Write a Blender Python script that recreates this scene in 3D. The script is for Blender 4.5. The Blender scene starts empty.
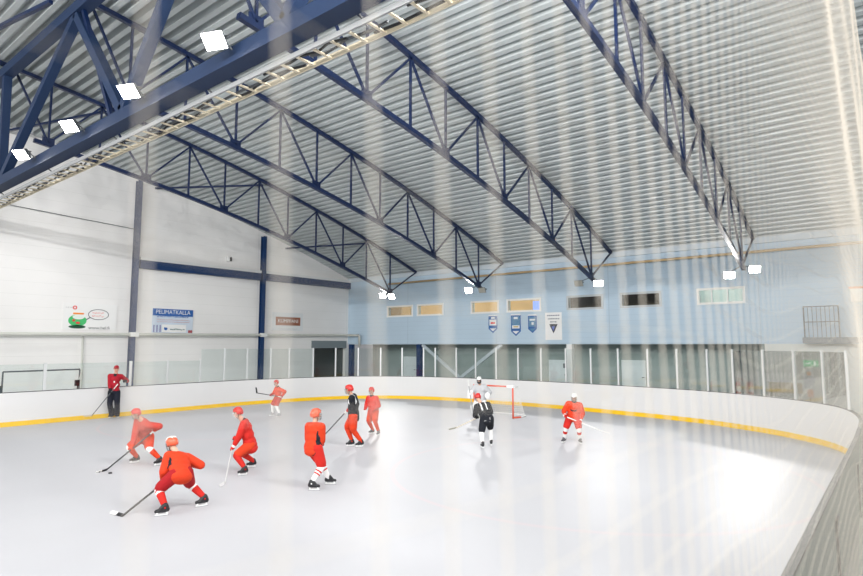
import bpy, bmesh, math, random
from mathutils import Vector, Matrix
random.seed(7)
scene = bpy.context.scene
COL = scene.collection
PI = math.pi
WORLD, EXPO, BACK, SIDE, NEAR, FAR = 0.3, -0.1, 8.6, 8.5, 6.5, 1.5
V = Vector

# ------------------------------------------------------------------ materials
MATS = {}
def mat(name, color, rough=0.6, metal=0.0, noise=0.0, nscale=4.0, bump=0.0, spec=0.5, coat=0.0):
    if name in MATS: return MATS[name]
    m = bpy.data.materials.new(name); m.use_nodes = True
    nt = m.node_tree; b = nt.nodes['Principled BSDF']
    b.inputs['Roughness'].default_value = rough
    b.inputs['Metallic'].default_value = metal
    b.inputs['Specular IOR Level'].default_value = spec
    b.inputs['Coat Weight'].default_value = coat
    c = (color[0], color[1], color[2], 1)
    b.inputs['Base Color'].default_value = c
    if noise > 0 or bump > 0:
        tc = nt.nodes.new('ShaderNodeTexCoord')
        n = nt.nodes.new('ShaderNodeTexNoise'); n.inputs['Scale'].default_value = nscale
        n.inputs['Detail'].default_value = 4
        nt.links.new(tc.outputs['Object'], n.inputs['Vector'])
        if noise > 0:
            mx = nt.nodes.new('ShaderNodeMixRGB')
            mx.inputs['Color1'].default_value = tuple(max(0, x*(1-noise)) for x in color)+(1,)
            mx.inputs['Color2'].default_value = tuple(min(1, x*(1+noise)) for x in color)+(1,)
            nt.links.new(n.outputs['Fac'], mx.inputs['Fac'])
            nt.links.new(mx.outputs['Color'], b.inputs['Base Color'])
        if bump > 0:
            bp = nt.nodes.new('ShaderNodeBump'); bp.inputs['Strength'].default_value = bump
            bp.inputs['Distance'].default_value = 0.02
            nt.links.new(n.outputs['Fac'], bp.inputs['Height'])
            nt.links.new(bp.outputs['Normal'], b.inputs['Normal'])
    MATS[name] = m
    return m

def emit(name, color, strength):
    if name in MATS: return MATS[name]
    m = bpy.data.materials.new(name); m.use_nodes = True
    b = m.node_tree.nodes['Principled BSDF']
    b.inputs['Base Color'].default_value = (*color, 1)
    b.inputs['Emission Color'].default_value = (*color, 1)
    b.inputs['Emission Strength'].default_value = strength
    MATS[name] = m
    return m

def panel_mat(name, color, seam, axis_specs, rough=0.55, noise=0.04):
    """Wall cladding: thin darker joints every `pitch` metres along the given axes of object space."""
    m = mat(name, color, rough, noise=noise, nscale=0.6)
    nt = m.node_tree; b = nt.nodes['Principled BSDF']
    tc = nt.nodes.new('ShaderNodeTexCoord'); sp = nt.nodes.new('ShaderNodeSeparateXYZ')
    nt.links.new(tc.outputs['Object'], sp.inputs['Vector'])
    acc = None
    for ax, pitch, off, w in axis_specs:
        a = nt.nodes.new('ShaderNodeMath'); a.operation = 'ADD'; a.inputs[1].default_value = off
        nt.links.new(sp.outputs[ax], a.inputs[0])
        d = nt.nodes.new('ShaderNodeMath'); d.operation = 'DIVIDE'; d.inputs[1].default_value = pitch
        nt.links.new(a.outputs[0], d.inputs[0])
        f = nt.nodes.new('ShaderNodeMath'); f.operation = 'FRACT'; nt.links.new(d.outputs[0], f.inputs[0])
        l = nt.nodes.new('ShaderNodeMath'); l.operation = 'LESS_THAN'; l.inputs[1].default_value = w/pitch
        nt.links.new(f.outputs[0], l.inputs[0])
        if acc is None: acc = l.outputs[0]
        else:
            mxm = nt.nodes.new('ShaderNodeMath'); mxm.operation = 'MAXIMUM'
            nt.links.new(acc, mxm.inputs[0]); nt.links.new(l.outputs[0], mxm.inputs[1]); acc = mxm.outputs[0]
    mx = nt.nodes.new('ShaderNodeMixRGB'); nt.links.new(acc, mx.inputs['Fac'])
    src = b.inputs['Base Color'].links[0].from_socket
    nt.links.new(src, mx.inputs['Color1']); mx.inputs['Color2'].default_value = (*seam, 1)
    nt.links.new(mx.outputs['Color'], b.inputs['Base Color'])
    return m

def glass_mat(name, tint, fac):
    m = bpy.data.materials.new(name); m.use_nodes = True
    nt = m.node_tree; nt.nodes.clear()
    o = nt.nodes.new('ShaderNodeOutputMaterial'); mx = nt.nodes.new('ShaderNodeMixShader')
    t = nt.nodes.new('ShaderNodeBsdfTransparent'); t.inputs['Color'].default_value = (*tint, 1)
    g = nt.nodes.new('ShaderNodeBsdfGlossy'); g.inputs['Roughness'].default_value = 0.03
    lw = nt.nodes.new('ShaderNodeFresnel'); lw.inputs['IOR'].default_value = 1.5
    mu = nt.nodes.new('ShaderNodeMath'); mu.operation = 'MULTIPLY'; mu.inputs[1].default_value = fac
    nt.links.new(lw.outputs[0], mu.inputs[0]); nt.links.new(mu.outputs[0], mx.inputs['Fac'])
    nt.links.new(t.outputs[0], mx.inputs[1]); nt.links.new(g.outputs[0], mx.inputs[2])
    nt.links.new(mx.outputs[0], o.inputs['Surface'])
    return m

# ------------------------------------------------------------------ mesh helpers
def link(name, mesh, m=None, parent=None):
    o = bpy.data.objects.new(name, mesh); COL.objects.link(o)
    if m is not None:
        for mm in (m if isinstance(m, (list, tuple)) else [m]): mesh.materials.append(mm)
    if parent is not None: o.parent = parent
    return o

def obj(name, bm, m=None, parent=None, smooth=False):
    me = bpy.data.meshes.new(name)
    bmesh.ops.recalc_face_normals(bm, faces=bm.faces[:])
    bm.to_mesh(me); bm.free()
    if smooth:
        for p in me.polygons: p.use_smooth = True
    return link(name, me, m, parent)

def thing(name, label, cat, loc=(0,0,0), rz=0.0, group=None):
    o = bpy.data.objects.new(name, None); COL.objects.link(o)
    o.location = loc; o.rotation_euler = (0,0,rz); o.empty_display_size = 0.2
    return tag(o, label, cat, group)

def tag(o, label, cat, group=None):
    o['label'] = label; o['category'] = cat
    if group: o['group'] = group
    return o

def struct(o):
    o['kind'] = 'structure'; return o

def box(bm, lo, hi, mi=0):
    x0,y0,z0 = lo; x1,y1,z1 = hi
    vs = [bm.verts.new(p) for p in ((x0,y0,z0),(x1,y0,z0),(x1,y1,z0),(x0,y1,z0),(x0,y0,z1),(x1,y0,z1),(x1,y1,z1),(x0,y1,z1))]
    for f in ((3,2,1,0),(4,5,6,7),(0,1,5,4),(1,2,6,5),(2,3,7,6),(3,0,4,7)):
        bm.faces.new([vs[i] for i in f]).material_index = mi

def frame_axes(d, up=V((0,0,1))):
    d = d.normalized()
    if abs(d.dot(up)) > 0.98: up = V((0,1,0))
    s = d.cross(up).normalized(); u = s.cross(d).normalized()
    return s, u

def bar(bm, a, b, w, h=None, up=V((0,0,1)), mi=0):
    a = V(a); b = V(b); h = h or w
    s, u = frame_axes(b-a, up)
    q = [s*(i*w/2)+u*(j*h/2) for i,j in ((-1,-1),(1,-1),(1,1),(-1,1))]
    A = [bm.verts.new(a+k) for k in q]; B = [bm.verts.new(b+k) for k in q]
    bm.faces.new(A[::-1]).material_index = mi; bm.faces.new(B).material_index = mi
    for i in range(4): bm.faces.new((A[i],A[(i+1)%4],B[(i+1)%4],B[i])).material_index = mi

def polybar(bm, pts, w, h, up=V((0,0,1))):
    """square section swept along a polyline, mitred"""
    pts = [V(p) for p in pts]; rings = []
    for i,p in enumerate(pts):
        d = (pts[min(i+1,len(pts)-1)]-pts[max(i-1,0)])
        s,u = frame_axes(d, up)
        rings.append([bm.verts.new(p+s*(a*w/2)+u*(b*h/2)) for a,b in ((-1,-1),(1,-1),(1,1),(-1,1))])
    for A,B in zip(rings, rings[1:]):
        for i in range(4): bm.faces.new((A[i],A[(i+1)%4],B[(i+1)%4],B[i]))
    bm.faces.new(rings[0][::-1]); bm.faces.new(rings[-1])

def tube(bm, pts, r, n=8, mi=0):
    pts = [V(p) for p in pts]; rings = []; ps = None
    rr = r if isinstance(r, (list,tuple)) else [r]*len(pts)
    for i,p in enumerate(pts):
        d = (pts[min(i+1,len(pts)-1)]-pts[max(i-1,0)])
        s,u = frame_axes(d)
        if ps is not None and s.dot(ps) < 0: s, u = -s, -u
        ps = s
        rings.append([bm.verts.new(p+(s*math.cos(2*PI*k/n)+u*math.sin(2*PI*k/n))*rr[i]) for k in range(n)])
    for A,B in zip(rings, rings[1:]):
        for i in range(n): bm.faces.new((A[i],A[(i+1)%n],B[(i+1)%n],B[i])).material_index = mi
    bm.faces.new(rings[0][::-1]).material_index = mi; bm.faces.new(rings[-1]).material_index = mi

def ball(bm, c, r, axes=None, sub=2):
    """sphere or ellipsoid (r a 3-tuple in the frame axes)"""
    if not isinstance(r, (tuple, list)): r = (r, r, r)
    M = Matrix.Identity(3)
    if axes: M = Matrix((axes[0], axes[1], axes[2])).transposed()
    M = M @ Matrix.Diagonal(V(r))
    bmesh.ops.create_icosphere(bm, subdivisions=sub, radius=1.0, matrix=Matrix.Translation(c) @ M.to_4x4())

def limb(bm, a, b, ra, rb):
    a = V(a); b = V(b)
    ball(bm, a, ra); ball(bm, b, rb)
    d = b-a; L = d.length
    if L < 1e-4: return
    s,u = frame_axes(d)
    n = 14
    A = [bm.verts.new(a+(s*math.cos(2*PI*k/n)+u*math.sin(2*PI*k/n))*ra) for k in range(n)]
    B = [bm.verts.new(b+(s*math.cos(2*PI*k/n)+u*math.sin(2*PI*k/n))*rb) for k in range(n)]
    fs = [bm.faces.new((A[i],A[(i+1)%n],B[(i+1)%n],B[i])) for i in range(n)]
    fs += [bm.faces.new(A[::-1]), bm.faces.new(B)]
    bmesh.ops.recalc_face_normals(bm, faces=fs)

def fused(name, bm, voxel, m, parent, smooth=4, pick=None):
    """one continuous surface grown around overlapping solids"""
    me = bpy.data.meshes.new(name); bm.to_mesh(me); bm.free()
    tmp = bpy.data.objects.new('tmp', me); COL.objects.link(tmp)
    r = tmp.modifiers.new('r', 'REMESH'); r.mode = 'VOXEL'; r.voxel_size = voxel; r.use_smooth_shade = True
    if smooth:
        s = tmp.modifiers.new('s', 'SMOOTH'); s.iterations = smooth; s.factor = 0.5
    dg = bpy.context.evaluated_depsgraph_get()
    out = bpy.data.meshes.new_from_object(tmp.evaluated_get(dg))
    bpy.data.objects.remove(tmp); bpy.data.meshes.remove(me)
    out.name = name
    for p in out.polygons: p.use_smooth = True
    o = link(name, out, m, parent)
    if pick:
        for p in out.polygons: p.material_index = pick(p.center)
    return o

def text_obj(name, body, size, m, parent, origin, xdir, ydir, width=None, extrude=0.002):
    cu = bpy.data.curves.new(name, 'FONT'); cu.body = body; cu.size = size; cu.extrude = extrude
    cu.align_x = 'CENTER'; cu.align_y = 'CENTER'
    t = bpy.data.objects.new('tmp', cu); COL.objects.link(t)
    dg = bpy.context.evaluated_depsgraph_get()
    me = bpy.data.meshes.new_from_object(t.evaluated_get(dg))
    bpy.data.objects.remove(t); bpy.data.curves.remove(cu)
    xs = [v.co.x for v in me.vertices]
    sx = (width/(max(xs)-min(xs))) if width else 1.0
    x = V(xdir); y = V(ydir); z = x.cross(y)
    for v in me.vertices:
        c = v.co.copy(); v.co = V(origin)+x*(c.x*sx)+y*c.y+z*c.z
    me.name = name
    return link(name, me, m, parent)

# ------------------------------------------------------------------ colours
BLUE = mat('blue painted steel', (0.003,0.015,0.065), 0.4, noise=0.12, nscale=2.0)
BLUE2 = mat('mid blue painted steel', (0.004,0.034,0.125), 0.42, noise=0.12, nscale=2.0)
DECK = mat('galvanised corrugated deck', (0.50,0.54,0.55), 0.40, metal=0.2, noise=0.08, nscale=1.5)
WHITEP = mat('white painted metal', (0.78,0.79,0.79), 0.45)
CREAM = mat('cream tray steel', (0.70,0.62,0.46), 0.5, noise=0.1)
GREYM = mat('dark grey metal', (0.09,0.10,0.11), 0.5)
ALU = mat('aluminium', (0.72,0.74,0.75), 0.38, metal=0.35)
BLACK = mat('black plastic', (0.012,0.013,0.016), 0.45)
RUBBER = mat('grey rubber cap', (0.16,0.18,0.19), 0.6)
PIPE = mat('pale pipe lagging', (0.56,0.57,0.53), 0.55, noise=0.06)
BEIGE = mat('beige rail paint', (0.60,0.42,0.22), 0.5)
GBLUE = mat('deep navy girder paint', (0.003,0.021,0.072), 0.7, noise=0.12, nscale=2.0)
RED = mat('goal red paint', (0.72,0.10,0.05), 0.4)
LAMP = emit('lamp face', (1.0,0.98,0.95), 40.0)

# ------------------------------------------------------------------ roof shape
def ztop(y): return 13.968-0.0446*y-0.005015*y*y
def zbot(y): return 11.421-0.0408*y-0.005125*y*y
XL, YB = -33.0, 31.0      # left gable wall, end wall
XR, YF = 7.0, -31.0       # how far the hall is built towards the near side
TRUSS_X = [-26.0, -19.0, -12.1, -5.2]

# ------------------------------------------------------------------ ceiling deck
def build_ceiling():
    bm = bmesh.new()
    prof = []
    pitch, dep = 0.38, 0.24
    y = YF
    while y < YB+0.2:
        for dy, dz in ((0,0),(0.17,0),(0.195,dep),(0.355,dep)):
            yy = y+dy; prof.append((yy, ztop(yy)+0.11+dz))
        y += pitch
    A = [bm.verts.new((XL-0.1, p[0], p[1])) for p in prof]; B = [bm.verts.new((XR, p[0], p[1])) for p in prof]
    for i in range(len(prof)-1): bm.faces.new((A[i],A[i+1],B[i+1],B[i]))
    o = obj('ceiling', bm, DECK); struct(o)
    m = o.modifiers.new('t','SOLIDIFY'); m.thickness = 0.01; m.offset = 1
build_ceiling()

# ------------------------------------------------------------------ floor, ice
bm = bmesh.new(); box(bm, (XL-2,YF,-0.25), (XR,YB+5,-0.04))
struct(obj('floor', bm, mat('concrete floor', (0.33,0.34,0.33), 0.7, noise=0.1, nscale=1.0)))

CTRL = [(-24.6,-24),(-24.6,-12),(-24.6,-6),(-24.6,0),(-24.6,6),(-24.65,13),(-24.55,17),(-23.6,21),(-21.8,23.15),(-19,24.3),(-15.5,24.5),(-12.1,24.35),(-9.2,23.9),(-6.76,23.4),(-4.8,22.6),(-2.9,21.3),(-1.55,19.6),(-0.95,17.3),(-0.79,14),(-0.78,8),(-0.78,0),(-0.78,-6),(-0.78,-12),(-0.78,-24)]
def spline(P, n=12):
    P = [V((a,b,0)) for a,b in P]; Q = [2*P[0]-P[1]]+P+[2*P[-1]-P[-2]]; out = []
    for i in range(1, len(Q)-2):
        a,b,c,d = Q[i-1],Q[i],Q[i+1],Q[i+2]
        for k in range(n):
            t = k/n; out.append(0.5*((2*b)+(c-a)*t+(2*a-5*b+4*c-d)*t*t+(3*b-a-3*c+d)*t**3))
    out.append(P[-1]); return out
RINK = spline(CTRL)
ARC = [0.0]
for a,b in zip(RINK, RINK[1:]): ARC.append(ARC[-1]+(b-a).length)
def at_arc(s):
    for i in range(len(ARC)-1):
        if ARC[i+1] >= s:
            t = (s-ARC[i])/(ARC[i+1]-ARC[i]); p = RINK[i].lerp(RINK[i+1], t)
            d = (RINK[i+1]-RINK[i]).normalized(); return p, d
    return RINK[-1], (RINK[-1]-RINK[-2]).normalized()
def outward(d): return V((-d.y, d.x, 0))   # left of travel is outside (curve runs clockwise seen from above)

def ice_material():
    m = bpy.data.materials.new('rink ice'); m.use_nodes = True
    nt = m.node_tree; b = nt.nodes['Principled BSDF']
    b.inputs['Roughness'].default_value = 0.5; b.inputs['IOR'].default_value = 1.14; b.inputs['Specular IOR Level'].default_value = 0.5
    tc = nt.nodes.new('ShaderNodeTexCoord'); sp = nt.nodes.new('ShaderNodeSeparateXYZ')
    nt.links.new(tc.outputs['Object'], sp.inputs['Vector'])
    n = nt.nodes.new('ShaderNodeTexNoise'); n.inputs['Scale'].default_value = 0.5; n.inputs['Detail'].default_value = 6
    nt.links.new(tc.outputs['Object'], n.inputs['Vector'])
    mx = nt.nodes.new('ShaderNodeMixRGB'); mx.inputs['Color1'].default_value = (0.465,0.468,0.497,1); mx.inputs['Color2'].default_value = (0.51,0.513,0.538,1)
    nt.links.new(n.outputs['Fac'], mx.inputs['Fac'])
    cur = mx.outputs['Color']
    for cx, cy in ((-5.7,12.9),(-19.9,12.9)):       # faded face-off circles under the ice
        v = nt.nodes.new('ShaderNodeVectorMath'); v.operation = 'DISTANCE'; v.inputs[1].default_value = (cx,cy,0)
        nt.links.new(tc.outputs['Object'], v.inputs[0])
        s = nt.nodes.new('ShaderNodeMath'); s.operation = 'SUBTRACT'; s.inputs[1].default_value = 4.5; nt.links.new(v.outputs['Value'], s.inputs[0])
        a = nt.nodes.new('ShaderNodeMath'); a.operation = 'ABSOLUTE'; nt.links.new(s.outputs[0], a.inputs[0])
        l = nt.nodes.new('ShaderNodeMath'); l.operation = 'LESS_THAN'; l.inputs[1].default_value = 0.05; nt.links.new(a.outputs[0], l.inputs[0])
        k = nt.nodes.new('ShaderNodeMath'); k.operation = 'MULTIPLY'; k.inputs[1].default_value = 0.14; nt.links.new(l.outputs[0], k.inputs[0])
        mm = nt.nodes.new('ShaderNodeMixRGB'); mm.inputs['Color2'].default_value = (0.80,0.45,0.45,1)
        nt.links.new(k.outputs[0], mm.inputs['Fac']); nt.links.new(cur, mm.inputs['Color1']); cur = mm.outputs['Color']
    nt.links.new(cur, b.inputs['Base Color'])
    n2 = nt.nodes.new('ShaderNodeTexNoise'); n2.inputs['Scale'].default_value = 9; n2.inputs['Detail'].default_value = 5
    nt.links.new(tc.outputs['Object'], n2.inputs['Vector'])
    bp = nt.nodes.new('ShaderNodeBump'); bp.inputs['Strength'].default_value = 0.12; bp.inputs['Distance'].default_value = 0.01
    nt.links.new(n2.outputs['Fac'], bp.inputs['Height']); nt.links.new(bp.outputs['Normal'], b.inputs['Normal'])
    return m
bm = bmesh.new()
top = [bm.verts.new((p.x,p.y,0)) for p in RINK]; bot = [bm.verts.new((p.x,p.y,-0.04)) for p in RINK]
bm.faces.new(top[::-1]); bm.faces.new(bot)
for i in range(len(top)):
    j = (i+1) % len(top); bm.faces.new((top[i],top[j],bot[j],bot[i]))
bmesh.ops.triangulate(bm, faces=[f for f in bm.faces if len(f.verts) > 4])
ice = obj('ice_sheet', bm, ice_material()); struct(ice)

# ------------------------------------------------------------------ rink boards
HB = 1.17
boards = thing('rink_boards', 'white dasher boards with yellow kick strip and glass running round the ice', 'boards', (-12.7, 24.45, 0))
def local(p, o): return p - o.location
def strip(name, o_in, o_out, z0, z1, m, i0=0, i1=None):
    bm = bmesh.new(); i1 = i1 or len(RINK)-1; rings = []
    for i in range(i0, i1+1):
        d = (RINK[min(i+1,len(RINK)-1)]-RINK[max(i-1,0)]).normalized(); n = outward(d); p = RINK[i]-boards.location
        rings.append([bm.verts.new((q.x,q.y,z)) for q,z in ((p+n*o_in,z0),(p+n*o_out,z0),(p+n*o_out,z1),(p+n*o_in,z1))])
    for A,B in zip(rings, rings[1:]):
        for k in range(4): bm.faces.new((A[k],A[(k+1)%4],B[(k+1)%4],B[k]))
    bm.faces.new(rings[0]); bm.faces.new(rings[-1][::-1])
    return obj(name, bm, m, boards)
strip('board_panel', 0.0, 0.03, -0.02, HB, mat('white board plastic', (0.73,0.73,0.735), 0.35, noise=0.03, nscale=0.8))
strip('outer_panel', 0.033, 0.055, 0.0, HB-0.02, mat('grey green board back', (0.12,0.155,0.15), 0.5, noise=0.06, nscale=1.0))['label'] = 'grey outer face of the boards'
strip('kick_strip', -0.012, -0.001, 0.0, 0.165, mat('yellow kick plate', (0.90,0.56,0.01), 0.4, noise=0.05))['label'] = 'yellow kick strip along the ice'
strip('cap_rail', -0.006, 0.062, HB+0.001, HB+0.025, mat('dark cap rail', (0.05,0.055,0.06), 0.6))
GLASS = glass_mat('shield glass', (0.925,0.955,0.95), 0.8)
POSTS = [1.5,5.0,8.5,12.0,16.05,19.13,20.68,22.19,23.39,24.57,25.81,26.81,28.13,29.36,30.57,31.77,32.94,34.15,34.82,36.06,37.23,38.44,39.68,40.93,42.23,43.5,44.81,46.12,47.35,48.6,49.64,50.86,52.12,53.39,55.0]
POSTS = [s+16.0 for s in POSTS]
for i, s in enumerate(POSTS):
    p, d = at_arc(s); n = outward(d); q = p+n*0.03-boards.location
    hi = 2.2 if s < 38.8 else 2.70
    if s > 20:
        bm = bmesh.new(); w = 0.10 if s < 36 else 0.065
        bar(bm, (q.x,q.y,HB-0.2), (q.x,q.y,hi), 0.05, w, up=d)
        obj('glass_post', bm, ALU, boards)
    if i+1 < len(POSTS):
        p2, d2 = at_arc(POSTS[i+1]); n2 = outward(d2); q2 = p2+n2*0.03-boards.location
        e = (q2-q).normalized()*0.04
        h2 = 2.16 if POSTS[i+1] < 39 else 2.66
        bm = bmesh.new(); a = q+e; b = q2-e
        bar(bm, (a.x,a.y,(HB+0.035+h2)/2), (b.x,b.y,(HB+0.035+h2)/2), 0.012, h2-HB-0.035)
        obj('glass_pane', bm, GLASS, boards)
# near-side support frames on the outside of the boards
for y in (0.3, 4.3, 8.3, 12.3):
    bm = bmesh.new(); x = -0.78+0.055
    box(bm, (x+12.7,y-0.02-24.45,0.0), (x+0.03+12.7,y+0.02-24.45,0.86)); box(bm, (x+12.7,y-0.02-24.45,0.83), (x+0.03+12.7,y+0.25-24.45,0.86))
    obj('support_post', bm, GREYM, boards)
# ------------------------------------------------------------------ left gable wall
WALLL = panel_mat('off white wall cladding', (0.86,0.85,0.845), (0.74,0.74,0.73), [('Z',0.60,0.1,0.012),('Y',8.0,1.2,0.03)], noise=0.04)
WALLB = panel_mat('pale blue wall cladding', (0.49,0.62,0.74), (0.41,0.53,0.64), [('Z',0.30,0.05,0.012),('X',7.28,5.15+7.28*5,0.05)], noise=0.05)
def wall_left():
    bm = bmesh.new()
    def seg(y0, y1, z0, n=10):
        ys = [y0+(y1-y0)*i/n for i in range(n+1)]
        for a,b in zip(ys, ys[1:]):
            za, zb = ztop(a)+0.12, ztop(b)+0.12
            vs = [bm.verts.new(p) for p in ((XL,a,z0),(XL,b,z0),(XL,b,zb),(XL,a,za),(XL-0.25,a,z0),(XL-0.25,b,z0),(XL-0.25,b,zb),(XL-0.25,a,za))]
            for f in ((0,1,2,3),(5,4,7,6),(3,2,6,7),(1,0,4,5),(0,3,7,4),(2,1,5,6)): bm.faces.new([vs[i] for i in f])
    seg(YF, 27.6, -0.05, 40); seg(27.6, 30.72, 3.14, 3); seg(30.72, 31.3, -0.05, 1)
    bmesh.ops.remove_doubles(bm, verts=bm.verts, dist=0.0005)
    struct(obj('wall_left', bm, WALLL))
    # dark passage behind the opening
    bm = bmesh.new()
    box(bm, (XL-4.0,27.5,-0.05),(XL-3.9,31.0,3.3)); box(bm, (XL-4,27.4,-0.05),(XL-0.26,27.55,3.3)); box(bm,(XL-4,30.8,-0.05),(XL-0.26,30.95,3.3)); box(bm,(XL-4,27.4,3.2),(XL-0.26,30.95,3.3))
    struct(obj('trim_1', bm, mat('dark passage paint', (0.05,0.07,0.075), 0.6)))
    bm = bmesh.new(); box(bm, (XL-0.02,27.45,2.62),(XL+0.05,30.8,3.16))
    struct(obj('trim_2', bm, mat('grey lintel', (0.20,0.24,0.26), 0.5)))
wall_left()

k = 3
for y, top in ((14.8, zbot(14.8)-0.3), (23.1, zbot(23.1)-0.2)):
    bm = bmesh.new(); x = XL+0.02
    box(bm, (x,y-0.13,0),(x+0.02,y+0.13,ztop(y)-0.2)); box(bm, (x+0.28,y-0.13,0),(x+0.30,y+0.13,ztop(y)-0.2)); box(bm,(x+0.02,y-0.012,0),(x+0.28,y+0.012,ztop(y)-0.2))
    struct(obj('trim_%d'%k, bm, BLUE2)); k += 1
bm = bmesh.new(); box(bm, (XL+0.03,15.02,7.10),(XL+0.28,22.9,7.56)); box(bm, (XL+0.03,23.3,7.12),(XL+0.28,30.95,7.58))
struct(obj('trim_%d'%k, bm, BLUE2)); k += 1
bm = bmesh.new(); box(bm, (XL+0.01,15.02,7.57),(XL+0.30,22.9,7.74)); box(bm, (XL+0.01,23.3,7.59),(XL+0.30,30.95,7.76))
struct(obj('trim_%d'%k, bm, WHITEP)); k += 1
# corner column and columns under the overhang
for x in (-32.8, -26.05):
    bm = bmesh.new(); box(bm, (x-0.17,31.05,-0.04),(x+0.17,31.35,2.90)); struct(obj('trim_%d'%k, bm, BLUE2)); k += 1
bm = bmesh.new(); box(bm, (-14.95,30.95,-0.04),(-14.62,31.25,2.90)); struct(obj('trim_%d'%k, bm, WHITEP)); k += 1
for a, b in (((-25.75,31.15,2.86),(-22.6,31.15,0.75)), ((-19.4,31.15,2.86),(-22.5,31.15,0.75))):
    bm = bmesh.new(); bar(bm, a, b, 0.2, 0.12, up=V((0,1,0)))
    struct(obj('trim_%d'%k, bm, mat('pale blue grey steel', (0.52,0.58,0.63), 0.5))); k += 1

# ------------------------------------------------------------------ blue end wall with its windows
WIN = [(-28.87,-26.58),(-26.03,-23.89),(-21.49,-19.53),(-18.8,-16.61),(-14.8,-12.8),(-11.68,-9.67),(-7.77,-5.79)]
Z0, Z1 = 4.92, 5.56
bm = bmesh.new(); T = 0.3
box(bm, (-33,YB,2.90),(XR,YB+T,Z0)); box(bm, (-33,YB,Z1),(XR,YB+T,7.95))
xs = [-33]+[v for w in WIN for v in w]+[XR]
for a,b in zip(xs[::2], xs[1::2]): box(bm, (a,YB,Z0),(b,YB+T,Z1))
box(bm, (-33,YB+T,2.90),(XR,YB+3.3,3.05))                 # soffit of the overhang
struct(obj('wall_back', bm, WALLB))
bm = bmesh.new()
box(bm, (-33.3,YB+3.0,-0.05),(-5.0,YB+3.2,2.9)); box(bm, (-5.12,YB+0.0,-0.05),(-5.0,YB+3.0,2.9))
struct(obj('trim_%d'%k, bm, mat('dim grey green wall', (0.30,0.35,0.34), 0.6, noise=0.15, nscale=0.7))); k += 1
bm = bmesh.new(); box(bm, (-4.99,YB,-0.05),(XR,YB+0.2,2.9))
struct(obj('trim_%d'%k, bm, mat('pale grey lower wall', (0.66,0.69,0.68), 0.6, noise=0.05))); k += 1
bm = bmesh.new(); box(bm, (-33,YB-0.12,7.62),(XR,YB-0.01,7.9))
struct(obj('trim_%d'%k, bm, mat('pale eave flashing', (0.55,0.62,0.68), 0.5))); k += 1
# the rest of the hall behind the camera
bm = bmesh.new(); box(bm, (XL,YF-0.3,-0.05),(XR,YF,ztop(YF)+0.3)); struct(obj('wall_front', bm, WALLL))
bm = bmesh.new()
ys = [YF+i*(YB-YF)/24 for i in range(25)]
for a,b in zip(ys, ys[1:]):
    q = [bm.verts.new(p) for p in ((XR,a,-0.05),(XR,b,-0.05),(XR,b,ztop(b)+0.1),(XR,a,ztop(a)+0.1))]; bm.faces.new(q)
bmesh.ops.remove_doubles(bm, verts=bm.verts, dist=0.0005)
struct(obj('wall_right', bm, WALLL))
# rooms upstairs
ROOMB = mat('warm beige room wall', (0.72,0.55,0.33), 0.7, noise=0.25, nscale=0.8)
ROOMD = mat('dim brown room wall', (0.16,0.13,0.10), 0.7, noise=0.3, nscale=0.8)
ROOMP = mat('pale green room wall', (0.62,0.68,0.65), 0.7)
def room(x0, x1, m):
    global k
    bm = bmesh.new(); y0, y1 = YB+T+0.02, YB+2.6
    box(bm,(x0,y1,4.0),(x1,y1+0.1,6.8)); box(bm,(x0,y0,3.95),(x1,y1,4.05)); box(bm,(x0,y0,6.75),(x1,y1,6.85)); box(bm,(x0-0.05,y0,4),(x0,y1,6.8)); box(bm,(x1,y0,4),(x1+0.05,y1,6.8))
    struct(obj('trim_%d'%k, bm, m)); k += 1
room(-32, -15.6, ROOMB); room(-15.4, -8.7, ROOMD); room(-8.5, -5.2, ROOMP)
PANE = glass_mat('window glass', (0.93,0.95,0.94), 0.7)
WF = mat('white window frame', (0.82,0.82,0.80), 0.4)
for i, (a,b) in enumerate(WIN):
    bm = bmesh.new(); w = 0.09; y0, y1 = YB-0.04, YB+0.10
    fm = WF if i not in (4,5) else mat('grey window frame', (0.45,0.50,0.54), 0.4)
    box(bm,(a-w,y0,Z0-w),(b+w,y1,Z0+0.02)); box(bm,(a-w,y0,Z1-0.02),(b+w,y1,Z1+w)); box(bm,(a-w,y0,Z0+0.02),(a+0.02,y1,Z1-0.02)); box(bm,(b-0.02,y0,Z0+0.02),(b+w,y1,Z1-0.02))
    if i == 6:
        for f in (0.30, 0.66): x = a+(b-a)*f; box(bm,(x-0.03,y0+0.02,Z0),(x+0.03,y1,Z1))
    wobj = struct(obj('window_%d'%(i+1), bm, fm))
    bm = bmesh.new(); box(bm,(a,YB+0.03,Z0),(b,YB+0.04,Z1)); obj('window_pane', bm, PANE, wobj)
# things seen inside the lit rooms
bm = bmesh.new(); box(bm,(-17.35,YB+0.5,4.9),(-16.9,YB+0.55,5.5)); tag(obj('wall_screen', bm, emit('blue screen', (0.18,0.32,0.85), 0.9)), 'small blue lit screen inside the fourth window of the blue wall', 'screen')
bm = bmesh.new(); box(bm,(-27.75,YB+1.2,4.6),(-27.0,YB+1.3,5.5)); tag(obj('picture_board', bm, mat('grey brown board', (0.30,0.25,0.21), 0.6)), 'dark square board seen inside the leftmost window of the blue wall', 'board')
for n, (x0,x1) in enumerate(((-32,-15.6),(-8.5,-5.2))):
    L = bpy.data.lights.new('room_light', 'AREA'); L.shape = 'RECTANGLE'; L.size = (x1-x0)*0.9; L.size_y = 0.6; L.energy = (11 if n == 0 else 14)*(x1-x0); L.color = (1,0.9,0.72) if n == 0 else (0.95,1,0.98)
    o = bpy.data.objects.new('room_light', L); COL.objects.link(o); o.location = ((x0+x1)/2, YB+1.4, 6.7)

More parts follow.
